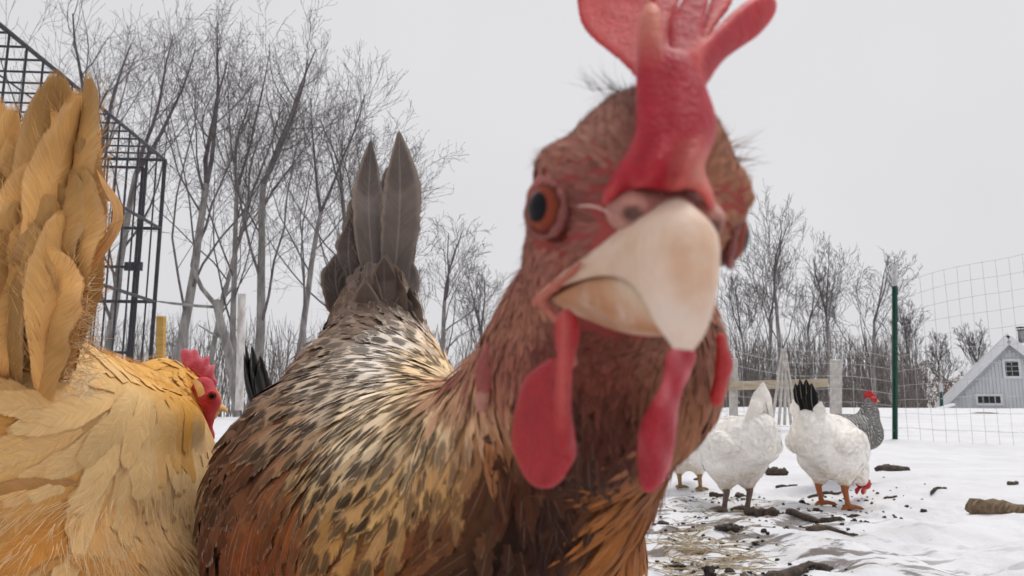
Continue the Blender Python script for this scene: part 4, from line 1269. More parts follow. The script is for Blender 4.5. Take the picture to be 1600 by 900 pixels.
def plate(poly, dfun, rfun):
    """a thin fleshy plate with rounded rim: outline, how far away it hangs, half thickness"""
    pts = np.array([P(x, y, float(dfun(np.array([x]), np.array([y]))[0])) for x, y in poly])
    def f(p):
        x, y, d = proj(p); d0 = dfun(x, y); r = rfun(x, y)
        e = poly_sdf(poly, x, y) * d * PX
        return np.sqrt(np.maximum(e + r, 0) ** 2 + (d - d0) ** 2) - r
    return f, pts.min(0) - 0.005, pts.max(0) + 0.005
def join_plates(ps, k):
    def f(p):
        d = None
        for q in ps:
            e = q[0](p); d = e if d is None else smin(d, e, k)
        return d
    return f, np.min([q[1] for q in ps], 0), np.max([q[2] for q in ps], 0)
ip = np.interp
blade = plate([(1017, 2), (1004, 12), (998, 45), (995, 87), (993, 130), (993, 165), (994, 200), (985, 228), (968, 255), (948, 288), (938, 316), (950, 322), (975, 300), (1010, 292), (1045, 302), (1080, 292), (1104, 318), (1113, 358), (1121, 350), (1119, 312), (1108, 285), (1099, 262), (1112, 235), (1121, 205), (1118, 173), (1105, 139), (1092, 104), (1078, 84), (1063, 75), (1049, 76), (1041, 66), (1037, 35), (1030, 9)],
              lambda x, y: ip(y, [0, 100, 180, 250, 300, 360], [.1068, .1030, .0998, .0972, .0958, .0985]) + ip(x, [930, 985, 1060, 1100, 1130], [.006, .0012, 0, .0012, .004]) + 0.0009 * np.sin((x + y * .4) * .11) * np.clip((y - 205) / 40, 0, 1),
              lambda x, y: ip(y, [0, 90, 180, 260, 330], [.0018, .0021, .0026, .0030, .0018]))
lobeL = plate([(900, -10), (903, 20), (910, 43), (930, 65), (953, 82), (979, 104), (992, 122), (1012, 122), (1030, 40), (1036, -50), (1000, -95), (940, -92), (906, -50)], lambda x, y: ip(y, [-90, 0, 120], [.132, .126, .112]) + ip(x, [900, 1000], [.003, 0]), lambda x, y: 0.0012 + 0 * x)
lobe0 = plate([(1018, 90), (1018, -50), (1040, -70), (1060, -50), (1066, 0), (1046, 34), (1042, 85)], lambda x, y: ip(y, [-70, 90], [.127, .112]) + 0 * x, lambda x, y: 0.0012 + 0 * x)
lobe2 = plate([(1042, 60), (1046, 30), (1069, -4), (1082, -44), (1100, -54), (1112, -40), (1109, 0), (1098, 52), (1088, 92), (1062, 96), (1046, 90)], lambda x, y: ip(y, [-60, 90], [.119, .1065]) + 0 * x, lambda x, y: 0.0014 + 0 * x)
lobe3 = plate([(1084, 92), (1096, 50), (1110, 0), (1122, -45), (1140, -55), (1152, -40), (1148, 2), (1126, 32), (1104, 62), (1096, 100)], lambda x, y: ip(y, [-60, 100], [.128, .110]) + 0 * x, lambda x, y: 0.0013 + 0 * x)
finger = plate([(1084, 78), (1112, 49), (1144, 18), (1167, 0), (1190, -12), (1209, -8), (1216, 9), (1208, 30), (1184, 58), (1147, 81), (1124, 101), (1108, 128), (1092, 150), (1080, 130)], lambda x, y: ip(x, [1080, 1215], [.106, .126]) + 0 * y, lambda x, y: 0.0021 + 0 * x)
fb, lo, hi = join_plates([lobeL, lobe0, lobe2, lobe3, finger], 0.0006)
lo, hi = np.minimum(lo, blade[1]), np.maximum(hi, blade[2])
fc = lambda p: smin(blade[0](p), fb(p), 0.0010)
RED, PALE = lin((172, 26, 44)), lin((220, 112, 108))
def comb_col(V, n):
    x, y, d = proj(V)
    c = np.tile(RED, (len(V), 1))
    tip = np.clip((110 - y) / 110, 0, 1) * (d < 0.1085) * np.clip((1045 - x) / 15, 0, 1)
    c = c * (1 - 0.75 * tip[:, None]) + lin((226, 160, 132)) * 0.75 * tip[:, None]
    dry = np.clip((y - 200) / 60, 0, 1) * np.clip((x - 1035) / 60, 0, 1) * 0.6
    c = c * (1 - dry[:, None]) + lin((226, 150, 130)) * dry[:, None]
    back = np.clip((d - 0.112) / 0.008, 0, 1)[:, None] * 0.5
    return c * (1 - back) + lin((196, 24, 34)) * back
sdf_part("comb", fc, lo, hi, 0.0007, comb_col, M_COMB, hen, PALE, 0.0011)

# ---- cere with nostrils
def fcere(p):
    d = None
    for s in (-1, 1):
        e = ellip(p, hd(s * 5.2, 14.2, 1.6), HAX, np.array([2.5, 3.2, 2.6]) * .001)
        e = -smin(-e, ellip(p, hd(s * 5.8, 17.0, 0.9), HAX, np.array([1.5, 1.8, 1.1]) * .001), 0.0006)
        d = e if d is None else smin(d, e, 0.001)
    return smin(d, ellip(p, hd(0, 11, 1), HAX, np.array([8.0, 5.0, 5.0]) * .001), 0.002)
c0 = hd(0, 13, 1)
def cere_col(V, n):
    q = hloc(V); k = np.clip(np.abs(q[:, 0]) / 6, 0, 1)[:, None]
    dk = np.exp(-(((np.abs(q[:, 0]) - 5.8) / 1.6) ** 2 + ((q[:, 1] - 16.6) / 1.8) ** 2 + ((q[:, 2] - 0.8) / 1.1) ** 2))[:, None]
    c = lin((176, 96, 92)) * (1 - k) + lin((204, 150, 136)) * k
    return c * (1 - dk) + lin((40, 18, 16)) * dk
sdf_part("cere", fcere, c0 - 0.013, c0 + 0.013, 0.0006, cere_col, M_FLESH, hen)
# fleshy corner of the mouth on either side
for s in (-1, 1):
    def fg(p, s=s):
        d = rcone(p, hd(s * 13.4, 0.2, -15.2), hd(s * 11.8, 4.5, -11.6), .0008, .0006)
        d = smin(d, rcone(p, hd(s * 11.8, 4.5, -11.6), hd(s * 9.8, 9.5, -7.4), .0006, .0004), .001)
        d = smin(d, rcone(p, hd(s * 12.4, 1.8, -15.2), hd(s * 9.8, 5.5, -17.5), .0006, .0006), .001)
        return smin(d, rcone(p, hd(s * 9.8, 5.5, -17.5), hd(s * 8.2, 7.5, -22.0), .0006, .0010), .001)
    c0 = hd(s * 11, 5, -15)
    sdf_part("mouth_corner", fg, c0 - 0.011, c0 + 0.011, 0.0006, lin((196, 118, 98)), M_FLESH, hen)

# ---- wattles
sheet = plate([(838, 574), (816, 592), (804, 639), (797, 690), (809, 727), (827, 758), (851, 767), (874, 757), (896, 724), (903, 706), (898, 676), (893, 640), (888, 590), (872, 556), (855, 560)], lambda x, y: .1068 + ip(x, [800, 890], [.0085, 0]) + ip(y, [570, 640, 760], [.004, .001, .0015]), lambda x, y: 0.0014 + 0 * x)
strap = plate([(874, 486), (864, 508), (866, 536), (872, 569), (866, 606), (864, 650), (868, 700), (885, 712), (897, 684), (893, 650), (894, 611), (895, 564), (908, 527), (905, 500), (890, 480)], lambda x, y: ip(y, [480, 700], [.1030, .1066]) + 0 * x, lambda x, y: 0.0014 + 0 * x)
fw, lo, hi = join_plates([sheet, strap], 0.0012)
def wat_col(V, n):
    x, y, d = proj(V); c = np.tile(lin((172, 28, 38)), (len(V), 1))
    k = np.clip(1 - np.abs(x - 880) / 16, 0, 1)[:, None] * np.clip((690 - y) / 60, 0, 1)[:, None] * 0.6
    return c * (1 - k) + lin((216, 116, 106)) * k
sdf_part("wattle", fw, lo, hi, 0.0008, wat_col, M_FLESH, hen, lin((206, 78, 78)), 0.0011)
fw, lo, hi = plate([(1040, 545), (1036, 597), (1012, 639), (997, 667), (995, 713), (999, 764), (1018, 774), (1046, 744), (1056, 690), (1058, 657), (1064, 615), (1082, 578), (1092, 545), (1066, 530)], lambda x, y: ip(y, [540, 770], [.0998, .1072]) + ip(x, [1000, 1025, 1085], [.0022, 0, .004]) + 0.0003 * np.sin((x - y * .35) * .16), lambda x, y: 0.0015 + 0 * x)
sdf_part("wattle", fw, lo, hi, 0.0008, lin((178, 28, 46)), M_FLESH, hen, lin((216, 108, 116)), 0.0012)
# earlobes and bare cheek
fe, lo, hi = flat_chain([([(764, 545, .150, 10), (760, 580, .149, 16), (752, 632, .150, 14)], 0.6, -FWD - RIGHT)], 0.002)
sdf_part("earlobe", fe, lo, hi, 0.0009, lambda V, n: np.where((proj(V)[1] > 612)[:, None], lin((190, 136, 116)), lin((160, 78, 70))), M_FLESH, hen)
fe, lo, hi = flat_chain([([(1126, 530, .128, 11), (1132, 570, .130, 12), (1120, 620, .131, 16)], 0.6, -FWD + RIGHT)], 0.002)
sdf_part("earlobe", fe, lo, hi, 0.0009, lin((190, 44, 44)), M_FLESH, hen)

# ---- eyes: iris ball in a fleshy rim
def eyeball(root, c, axis, r, lid_col, lid_r):
    axis = nrm(axis); a = nrm(np.cross(axis, [0.3, 0.1, 1])); b = np.cross(axis, a)
    nt, npn = 24, 40
    th = np.linspace(0, math.pi * 0.62, nt); ph = np.arange(npn) * 2 * math.pi / npn
    V = c + r * (np.cos(th)[:, None, None] * axis + np.sin(th)[:, None, None] * (np.cos(ph)[None, :, None] * a + np.sin(ph)[None, :, None] * b))
    i = np.arange(nt - 1)[:, None] * npn; j = np.arange(npn)[None]; kx = (j + 1) % npn
    F = np.stack([i + j, i + kx, i + npn + kx, i + npn + j], -1).reshape(-1, 4)
    C = np.stack([np.repeat(th / (math.pi / 2), npn), np.tile((np.sin(ph * 0.5)), nt), np.zeros(nt * npn)], 1)
    o = mesh_np("eye", V.reshape(-1, 3), F, M_EYE, root, True, {"col": C})
    t2 = np.linspace(0, 2 * math.pi, 41)
    ang = 0.95
    ring = c + r * (math.cos(ang) * axis + math.sin(ang) * (np.cos(t2)[:, None] * a + np.sin(t2)[:, None] * b) * 1.04)
    V, F = tube_arrays(ring, lid_r * (1 + 0.25 * np.sin(t2 * 3) + 0.2 * np.sin(t2 * 9 + 1) + 0.7 * np.clip((ring - c) @ UP / r, 0, 1)), 10)
    mesh_np("eyelid", V, F, M_FLESH, o, True, {"col": np.where((((V - c) @ UP) > r * 0.35)[:, None], np.asarray(lid_col) * 1.55, np.asarray(lid_col))})  # upper arc painted paler, as sky reflecting off the wet lid
for s in (-1, 1):
    eyeball(hen, hd(s * 12.4, 2.0, -0.6), HL * s * math.cos(0.50) + HF * math.sin(0.50), 0.0050, lin((140, 82, 76)), 0.0006)

# pale bristle lying between nostril and eye
quill(hen, "bristle_feather", [hd(-7.8, 14.3, 0.2), hd(-9.8, 12.6, 1.0), hd(-11.9, 10.2, 0.6)], 0.00016, -FWD, (214, 186, 176), (200, 170, 160), 0, 0, 0, 0.2, 8, 0.1)

# ---- tail
def tailf(root, a, b, hw, d0, d1, c1, c2, lean=0.0, seed=0, spot=0.0, bars=0.0, edge=0.3, name="tail_feather", kind='round', tw=0.0, shaft=0.7, face=None, camber=0.28, bowd=0.0, ruffle=0.0, fuzz=None):
    p0, p1 = P(a[0], a[1], d0), P(b[0], b[1], d1)
    m = (p0 + p1) / 2 + RIGHT * lean * 0.01 - FWD * bowd
    m2 = p0 * 0.25 + p1 * 0.75 + RIGHT * lean * 0.008 - FWD * bowd * 0.7
    return quill(root, name, [p0, m, m2, p1], hw * d1 * PX, -FWD + RIGHT * 0.15 if face is None else face, c1, c2, spot, edge, bars, shaft, 18, camber, kind, tw, 0.0, seed, None, 5.0, ruffle, fuzz)
TFZ = []
GB, GD = (122, 113, 109), (50, 45, 48)
for i, (a, b, hw, d0, d1, ln, br) in enumerate([((606, 530), (623, 200), 33, .600, .600, .4, .35), ((596, 530), (580, 214), 25, .606, .612, -.5, .35), ((588, 530), (570, 268), 25, .612, .622, -.6, .0), ((575, 530), (546, 340), 24, .604, .612, -.6, 0),
                                             ((560, 540), (524, 396), 24, .598, .600, -.6, 0), ((612, 530), (634, 252), 22, .612, .624, .3, .3), ((620, 535), (637, 395), 18, .600, .602, .3, 0), ((600, 530), (604, 258), 22, .620, .630, 0, .3)]):
    tailf(hen, a, b, hw * 0.98, d0, d1, GB if i not in (3, 4) else (96, 88, 86), GD, ln, 40 + i, 0.4 if br else .25, 0, 0.3, kind='tail', shaft=.14, ruffle=.10, fuzz=TFZ, tw=(-.25, .3, .2, -.4, .3, -.2, .3, .1)[i], face=-FWD + RIGHT * (0.35 if ln < 0 else -0.1))
rt = np.random.default_rng(5)
for i in range(12):
    bx = rt.uniform(528, 640); t_ = (bx - 528) / 112.0
    top = (rt.uniform(385, 450) if i < 9 else rt.uniform(450, 520)) + 40 * abs(t_ - .5)
    tailf(hen, (575 + (bx - 584) * .75 + 10, top + rt.uniform(115, 150)), (bx, top), rt.uniform(18, 27), .585 - .0012 * i, .575 - .0014 * i, tuple(np.array((116, 104, 98)) * rt.uniform(.88, 1.1)), (70, 60, 56), (bx - 584) / 200, 60 + i, rt.uniform(.2, .7), 0, .15, "tail_covert", 'tail', rt.normal(0, .5), rt.uniform(0, .2), -FWD + RIGHT * rt.normal((bx - 584) / 90, .5), .15)

FP = np.array([q_[0] for q_ in TFZ]); FD = np.array([q_[1] for q_ in TFZ])
strands(hen, "tail_fringe", FP, FD, rng.uniform(.005, .012, len(FP)), np.full(len(FP), .00014), lin((150, 138, 132)), lin((96, 88, 86)), 0.2)
# ---- legs down to the snow
for hx in (480, 690):
    hip = P(hx, 1000, 0.45)
    leg(hen, hip + np.array([0, 0, 0.005]), np.array([hip[0], hip[1] - 0.01, 0.004]), (176, 140, 70), 0.006, (0.3, -1, 0), 0.05)

# ------------------------------------------------------------------ the buff hen, tail towards the camera
BCH = [(P(316, 632, 0.595), 0.0135), (P(252, 622, 0.588), 0.0275), (P(198, 735, 0.53), 0.0540), (P(108, 775, 0.445), 0.0800), (P(48, 720, 0.385), 0.055), (P(40, 640, 0.365), 0.036)]
WC = P(120, 700, 0.40)
_wl = nrm(P(240, 690, 0.45) - P(0, 690, 0.36)); _wn = nrm(-FWD - RIGHT * 0.15); _wn = nrm(_wn - _wl * (_wl @ _wn)); _wu = np.cross(_wl, _wn)
WAX = np.stack([_wl, _wn, _wu])
def buff_sdf(p):
    d = None
    for (a, ra), (b, rb) in zip(BCH[:-1], BCH[1:]):
        e = rcone(p, a, b, ra, rb)
        d = e if d is None else smin(d, e, 0.03 if ra > 0.03 else 0.012)
    w = ellip(p, P(125, 660, 0.375), WAX, np.array([0.085, 0.022, 0.026]))       # folded wing stands off the flank
    d = smin(d, w, 0.010)
    d = smin(d, rcone(p, P(40, 880, 0.355), P(190, 915, 0.40), 0.036, 0.034), 0.012)   # fluff under the tail
    d = smin(d, rcone(p, P(150, 960, 0.44), P(150, 1060, 0.45), 0.045, 0.02), 0.03)
    return smin(d, ellip(p, P(318, 630, 0.592), np.stack([RIGHT, FWD, UP]), np.array([0.012, 0.014, 0.017])), 0.006)
bq = P(110, 775, 0.445)
buff = empty("hen", (bq[0], bq[1], 0.0), "buff golden hen with raised tail, walking away beside the brown hen", "hen")
_lo, _hi = bounds_of([c[0] for c in BCH] + [P(40, 880, .355), P(150, 1060, .45)], [c[1] + 0.025 for c in BCH] + [0.06, 0.05])
BV, BF = surface_nets(buff_sdf, np.arange(_lo[0], _hi[0], 0.0045), np.arange(_lo[1], _hi[1], 0.0045), np.arange(_lo[2], _hi[2], 0.0045))
BA = [(60, 560, 206, 156, 96, 150, 96, 48, 0, .1), (150, 590, 234, 200, 146, 190, 140, 80, 0, .25), (250, 575, 226, 182, 116, 170, 110, 60, .1, .3), (200, 640, 236, 208, 160, 190, 140, 80, 0, .25), (300, 620, 218, 170, 100, 160, 100, 50, 0, .3), (280, 690, 236, 210, 166, 170, 120, 80, .1, .3),
      (100, 660, 232, 198, 146, 190, 140, 80, 0, .2), (40, 660, 212, 164, 104, 160, 110, 60, 0, .1), (220, 760, 226, 192, 144, 160, 110, 70, 0, .25), (120, 740, 214, 168, 108, 150, 100, 50, 0, .1), (40, 760, 204, 154, 94, 150, 96, 46, 0, .1), (150, 790, 196, 144, 88, 130, 80, 44, 0, .1),
      (100, 860, 232, 198, 148, 180, 130, 80, 0, .2), (240, 850, 200, 160, 110, 140, 90, 50, 0, .1)]
def warm(c):
    c = lin(c); m_ = c.mean(); return np.clip(m_ + (c - m_) * 1.14, 0.01, 0.92) * np.array([1.08, 1.02, 0.98])
BA = [(*a[:2], *warm(a[2:5]), *lin(a[5:8]), *a[8:]) for a in BA]
BFA = [(300, 630, -.35, .9), (285, 700, -.1, 1), (240, 700, -.3, .95), (230, 620, -.8, .55), (200, 580, -.95, .2), (140, 600, -1, .15), (120, 680, -1, .12), (40, 680, -1, .0), (60, 600, -.5, -.8), (230, 780, -.35, .9), (120, 760, -1, .1), (100, 870, -.35, .95), (200, 880, .1, 1), (20, 860, -.6, .8)]
Q = sample_surface(BV, BF, 26000); x, y, d = proj(Q)
s_neck = np.clip((x - 215) / 60, 0, 1) * np.clip((800 - y) / 60, 0, 1)
W = 0.0085 * (1 - s_neck) + 0.0050 * s_neck; L = 0.050 * (1 - s_neck) + 0.036 * s_neck
hd_d = np.linalg.norm(Q - BCH[0][0], axis=1)
W = np.where(hd_d < 0.035, 0.0026, W); L = np.where(hd_d < 0.035, 0.013, L)
fluff = y > 800
W = np.where(fluff, 0.006, W); L = np.where(fluff, 0.030, L)
bareb = (x > 299) & (y > 588) & (y < 700) & (hd_d < 0.05)
m = np.nonzero(~bareb)[0]
k = m[thin_out(Q[m], W[m] * 0.85)]; n = len(k)
a = idw(BA, x[k], y[k], 4.0)
g = np.exp(rng.normal(0, 0.035, (n, 1)))
c1 = np.concatenate([a[:, :3] * g, a[:, 6:7]], 1); c2 = np.concatenate([a[:, 3:6], a[:, 7:8] * rng.uniform(.2, 1.1, (n, 1))], 1)
fid = np.stack([rng.random(n), rng.uniform(0, .25, n), np.zeros(n), np.full(n, 2.6)], 1)
T = flow_dir(Q[k], BFA) + rng.normal(0, 0.09, (n, 3))
V4 = grow(buff_sdf, Q[k], T, L[k] * rng.uniform(.8, 1.25, n), W[k] * rng.uniform(.85, 1.2, n), np.full(n, 0.0006), rng.uniform(.0018, .0029, n), 9, 'round', 0.08, 0.12, 0.0, 0.05)
xa, ya, da = proj(V4[:, :, 1].reshape(-1, 3)); hid = ((xa > 300) & (xa < 352) & (ya > 596) & (ya < 700) & (da < 0.62)).reshape(n, -1).any(1)
V4, c1, c2, fid = V4[~hid], c1[~hid], c2[~hid], fid[~hid]
mesh_np("body", BV, BF, M_BODY, buff, True, {"col": idw(BA, *proj(BV)[:2], 4.0)[:, :3] * 0.9})
emit_feathers(buff, V4, c1, c2, fid, 300, "feather", "plumage")
# downy fluff under the tail and loose barbs elsewhere
kf = np.nonzero(y > 770)[0]; kf = rng.choice(kf, 8000); nv_ = grad(buff_sdf, Q[kf])
strands(buff, "fluff", Q[kf] + nv_ * 0.004, flow_dir(Q[kf], BFA, buff_sdf) + nv_ * 0.35, rng.uniform(.008, .022, len(kf)), np.full(len(kf), .00012), lin((242, 214, 170)), lin((222, 184, 132)), 0.4, None, 5, 0.25)
kf = rng.choice(len(Q), 5000); nv_ = grad(buff_sdf, Q[kf])
ab = idw(BA, x[kf], y[kf], 4.0)[:, :3]; okb = ~((x[kf] > 300) & (y[kf] > 590) & (y[kf] < 700)); kf, nv_, ab = kf[okb], nv_[okb], ab[okb]
strands(buff, "loose_barbs", Q[kf] + nv_ * 0.0036, flow_dir(Q[kf], BFA, buff_sdf) + nv_ * 0.03, rng.uniform(.006, .018, len(kf)), np.full(len(kf), .00008), ab * 1.12, ab * 0.8, 0.12)
# long flight feathers folded along the flank
for i in range(4):
    y0 = 712 + i * 20
    quill(buff, "wing_feather", [P(262 - i * 14, y0 - 8, .432 - .002 * i), P(165, y0 + 2, .374 - .001 * i), P(60, y0 + 6, .340 - .001 * i), P(-80, y0 + 8 - 2 * i, .322)], 0.0095, -FWD + UP * (.25 - .2 * i), (222 - 7 * i, 176 - 9 * i, 116 - 8 * i), (150, 96, 46), 0, .1, 0, .05, 18, .25, 'tail', 0.0, 0.0, 300 + i, None, 7.0)
# tail: broad soft feathers fanned upright, their ends curling over
BT = []; FUZZ = []
rb = np.random.default_rng(77)
for i in range(44):
    lay = i / 43.0; t_ = rb.uniform(0, 1) if i > 8 else i / 8.0
    tx = -40 + (182 - 40 * lay) * t_ + rb.normal(0, 5)
    ty = (215 - 140 * t_ ** 0.7) * (1 - lay) + (440 - 60 * t_) * lay + rb.normal(0, 22)
    BT.append(((-35 + 118 * t_ + rb.normal(0, 6), 690 - 25 * t_), (tx, ty), rb.uniform(24, 38), .378 - .032 * lay - .004 * abs(t_ - .5), .352 - .040 * lay + rb.normal(0, .003), (t_ - .4) * 1.5 + rb.normal(0, .3), rb.uniform(.004, .026)))
for i, (a_, b_, hw, d0, d1, ln, bw) in enumerate(BT):
    base = np.array((210, 160, 98)) * rb.uniform(0.82, 1.12)
    tailf(buff, a_, b_, hw, d0, d1, tuple(base), (150, 98, 52), ln, 200 + i, 0, 0, .15, "tail_feather" if i < 14 else "tail_covert", 'blunt', rb.normal(0, .4), 0.05, -FWD + RIGHT * rb.uniform(-.8, 1.0) + UP * 0.1, 0.6, bw, 0.22, FUZZ)
tailf(buff, (88, 470), (150, 262), 9, .335, .325, (226, 170, 110), (160, 110, 60), 1.6, 251, 0, 0, .2, "tail_covert", 'hackle')
FP = np.array([q_[0] for q_ in FUZZ]); FD = np.array([q_[1] for q_ in FUZZ])
strands(buff, "feather_fringe", FP, FD, rb.uniform(.006, .016, len(FP)), np.full(len(FP), .00010), lin((228, 182, 122)), lin((188, 136, 80)), 0.25)
kf = 500
pf = np.stack([P(rb.uniform(95, 140), rb.uniform(400, 620), rb.uniform(.325, .35)) for _ in range(kf)])
strands(buff, "tail_fluff", pf, np.tile(RIGHT * 0.8 - UP * 0.1, (kf, 1)) + rb.normal(0, .5, (kf, 3)), rb.uniform(.006, .014, kf), np.full(kf, .00016), lin((250, 232, 200)), lin((222, 176, 116)), 0.6)

# head, turned away: comb, bare red face, eye
fcb, lo, hi = flat_chain([([(292, 556, .606, 9), (308, 578, .602, 15), (330, 598, .598, 9)], 0.45, -FWD + RIGHT * .2), ([(296, 575, .604, 7), (288, 550, .607, 5)], .6, -FWD), ([(308, 570, .602, 8), (305, 549, .606, 4)], .6, -FWD), ([(318, 580, .600, 8), (324, 560, .604, 4)], .6, -FWD), ([(326, 588, .598, 6), (334, 572, .602, 3)], .6, -FWD)], .002)
sdf_part("comb", fcb, lo, hi, .0014, lin((206, 58, 84)), M_FLESH, buff, lin((232, 140, 150)), .002)
ff, lo, hi = flat_chain([([(318, 606, .580, 17), (326, 628, .576, 17), (322, 655, .578, 12)], .8, -FWD), ([(318, 655, .578, 10), (322, 682, .578, 11), (326, 694, .579, 5)], .5, -FWD), ([(308, 610, .577, 7), (312, 640, .576, 6), (318, 660, .576, 5)], .8, -FWD)], .003)
sdf_part("face_skin", ff, lo, hi, .0013, lambda V, n: np.where((proj(V)[1] > 655)[:, None], lin((196, 28, 30)), lin((204, 52, 64))), M_FLESH, buff, lin((226, 110, 116)), .0022)
quill(buff, "cheek_tuft", [P(298, 598, .578), P(308, 602, .571), P(315, 620, .570), P(316, 638, .571)], .0034, -FWD, (244, 206, 140), (190, 140, 80), 0, .2, 0, .1, 10, .3)
eyeball(buff, P(331, 618, .5700), -FWD + RIGHT * .35, .0042, lin((200, 70, 80)), .0006)
quill(buff, "upper_beak", [P(336, 632, .590), P(348, 636, .589), P(356, 644, .589)], .0042, UP - FWD * .5, (224, 190, 130), (190, 150, 90), 0, 0, 0, 0, 10, .6, 'hackle')
for hx, dd in ((90, .43), (190, .47)):
    hip = P(hx, 1050, dd)
    leg(buff, hip, np.array([hip[0], hip[1], on(hip)[2] + 0.002]), (190, 150, 70), 0.006, (0.6, 0.8, 0), 0.05)

# ------------------------------------------------------------------ hens out on the snow
def bird(label, spot, heading, scale, pose, col, dark, tail_cols, leg_col, seed, barred=False, tail_up=1.0, one_leg=False, feathers=420, group="hens out on the snow", head_turn=0.0, fan=.05, bs=.03):
    r = np.random.default_rng(seed)
    hx = nrm(np.array([math.sin(heading), math.cos(heading), 0.0])); hy = np.array([-hx[1], hx[0], 0]); base = np.asarray(spot, float)
    def w(x, y, z): return base + scale * (hx * x + hy * y + np.array([0, 0, 1.0]) * z)
    if pose == 'peck':
        ch = [((.225, 0, .070), .022), ((.185, 0, .110), .034), ((.10, 0, .175), .075), ((0, 0, .190), .096), ((-.10, 0, .225), .072), ((-.145, 0, .270), .038)]
        hp = (.235, 0, .062); hf = nrm(hx * 0.45 + np.array([0, 0, -0.9]))
    elif pose == 'away':
        ch = [((.190, 0, .200), .022), ((.160, 0, .195), .034), ((.10, 0, .185), .075), ((0, 0, .190), .098), ((-.10, 0, .225), .074), ((-.140, 0, .265), .040)]
        hp = (.20, 0, .20); hf = hx
    else:
        ch = [((.125, 0, .335), .021), ((.12, 0, .285), .034), ((.09, 0, .205), .072), ((0, 0, .185), .092), ((-.10, 0, .215), .066), ((-.15, 0, .255), .036)]
        hp = (.13, 0, .342); hf = hx * math.cos(head_turn) + hy * math.sin(head_turn)
    ch = [(w(*p), q * scale) for p, q in ch]
    def f(p):
        d = None
        for (a, ra), (b, rb) in zip(ch[:-1], ch[1:]):
            e = rcone(p, a, b, ra, rb); d = e if d is None else smin(d, e, 0.03 * scale)
        for s in (-1, 1):
            d = smin(d, rcone(p, w(0.0, s * .05, .14), w(.0, s * .042, .085), .05 * scale, .020 * scale), .03 * scale)
            d = smin(d, ellip(p, w(-.02, s * .080, .205), np.stack([hx, hy, np.array([0, 0, 1.0])]), np.array([.10, .030, .045]) * scale), .006)
        return d
    root = empty("hen", base, label, "hen", group)
    lo, hi = bounds_of([c[0] for c in ch] + [w(0, 0, .1)], [c[1] + .04 for c in ch] + [.09 * scale])
    st = 0.011
    V, F = surface_nets(f, np.arange(lo[0], hi[0], st), np.arange(lo[1], hi[1], st), np.arange(lo[2], hi[2], st), 2)
    mesh_np("body", V, F, M_BODY, root, True, {"col": np.tile(lin(col) * (1.0 if not barred else 0.35), (len(V), 1))})
    Q = sample_surface(V, F, 5000); k = thin_out(Q, np.full(len(Q), .016 * scale * math.sqrt(420 / feathers))); Q = Q[k]; n = len(Q)
    back = nrm(w(-1, 0, -.25) - w(0, 0, 0))
    T = np.tile(back, (n, 1)) + r.normal(0, .12, (n, 3)); 
    low = ((Q - base)[:, 2] < .155 * scale)[:, None]; T = T + np.array([0, 0, -1.0]) * low * 0.9
    nk = ((Q - w(.1, 0, .25)) @ hx > 0)[:, None]; T = np.where(nk, nrm(ch[2][0] - ch[1][0]) + r.normal(0, .1, (n, 3)), T)
    L = np.where(nk[:, 0], .034, .046) * scale * r.uniform(.8, 1.2, n); W = np.where(nk[:, 0], .006, .012) * scale
    c1 = np.concatenate([np.tile(lin(col), (n, 1)) * np.exp(r.normal(0, .05, (n, 1))), np.zeros((n, 1))], 1)
    if not barred:
        st_ = np.clip((.15 * scale - (Q - base)[:, 2]) / (.07 * scale), 0, 1)[:, None] * .55
        c1[:, :3] = c1[:, :3] * (1 - st_) + lin((226, 200, 160)) * st_
    c2 = np.concatenate([np.tile(lin(dark), (n, 1)), np.full((n, 1), .1)], 1)
    fid = np.stack([r.random(n), np.full(n, .1), np.full(n, .34 if barred else 0.0), np.full(n, .6)], 1)
    V4 = grow(f, Q, T, L, W, np.full(n, -.001), r.uniform(.0004, .0014, n), 5, 'round', .05, .10, 0.0, .04)
    emit_feathers(root, V4, c1, c2, fid, 0, "feather", "plumage")
    # tail
    for i, (sp, ln, c) in enumerate(tail_cols):
        p0 = w(-.125, sp * bs, .235); p1 = w(-.13 - .09 * ln * (1.4 - tail_up), sp * fan, .265 + ln * .125 * tail_up)
        quill(root, "tail_feather", [p0, (p0 + p1) / 2 - hx * .012, p0 * .25 + p1 * .75 - hx * .012, p1], .019 * scale, -hx + hy * sp * .8, c, dark, 0, .1, .35 if barred else 0, .3, 12, .30, 'tail', sp * .3, 0, seed * 31 + i)
    # head furniture
    H = w(*hp); hu = nrm(np.cross(np.cross(hf, [0, 0, 1.0]) if abs(hf[2]) < .95 else hy, hf)); hs = np.cross(hf, hu); q = scale
    def fcomb(p):
        d = None
        for t, hgt in ((.022, .014), (.012, .024), (.0, .030), (-.012, .026), (-.022, .018)):
            e = rcone(p, H + (hf * t + hu * .014) * q, H + (hf * (t - .006) + hu * (.014 + hgt)) * q, .008 * q, .0035 * q, hs, .5); d = e if d is None else smin(d, e, .003)
        return d
    red = lin((190, 34, 40))
    c0 = H + hu * .03 * q; sdf_part("comb", fcomb, c0 - .045 * q, c0 + .045 * q, .004, red, M_FLESH, root)
    for s in (-1, 1):
        fwt = lambda p, s=s: smin(rcone(p, H + (hf * .014 - hu * .012 + hs * s * .008) * q, H + (hf * .012 - hu * .040 + hs * s * .010) * q, .005 * q, .011 * q, hs, .45),
                                  ellip(p, H + (hf * .006 + hs * s * .012) * q, np.stack([hf, hs, hu]), np.array([.019, .012, .016]) * q), .006)
        c0 = H - hu * .018 * q; sdf_part("wattle", fwt, c0 - .045 * q, c0 + .045 * q, .004, red, M_FLESH, root)
        eyeball(root, H + (hf * .009 + hu * .004 + hs * s * .020) * q, hs * s + hf * .3, .005 * q, red, .0008)
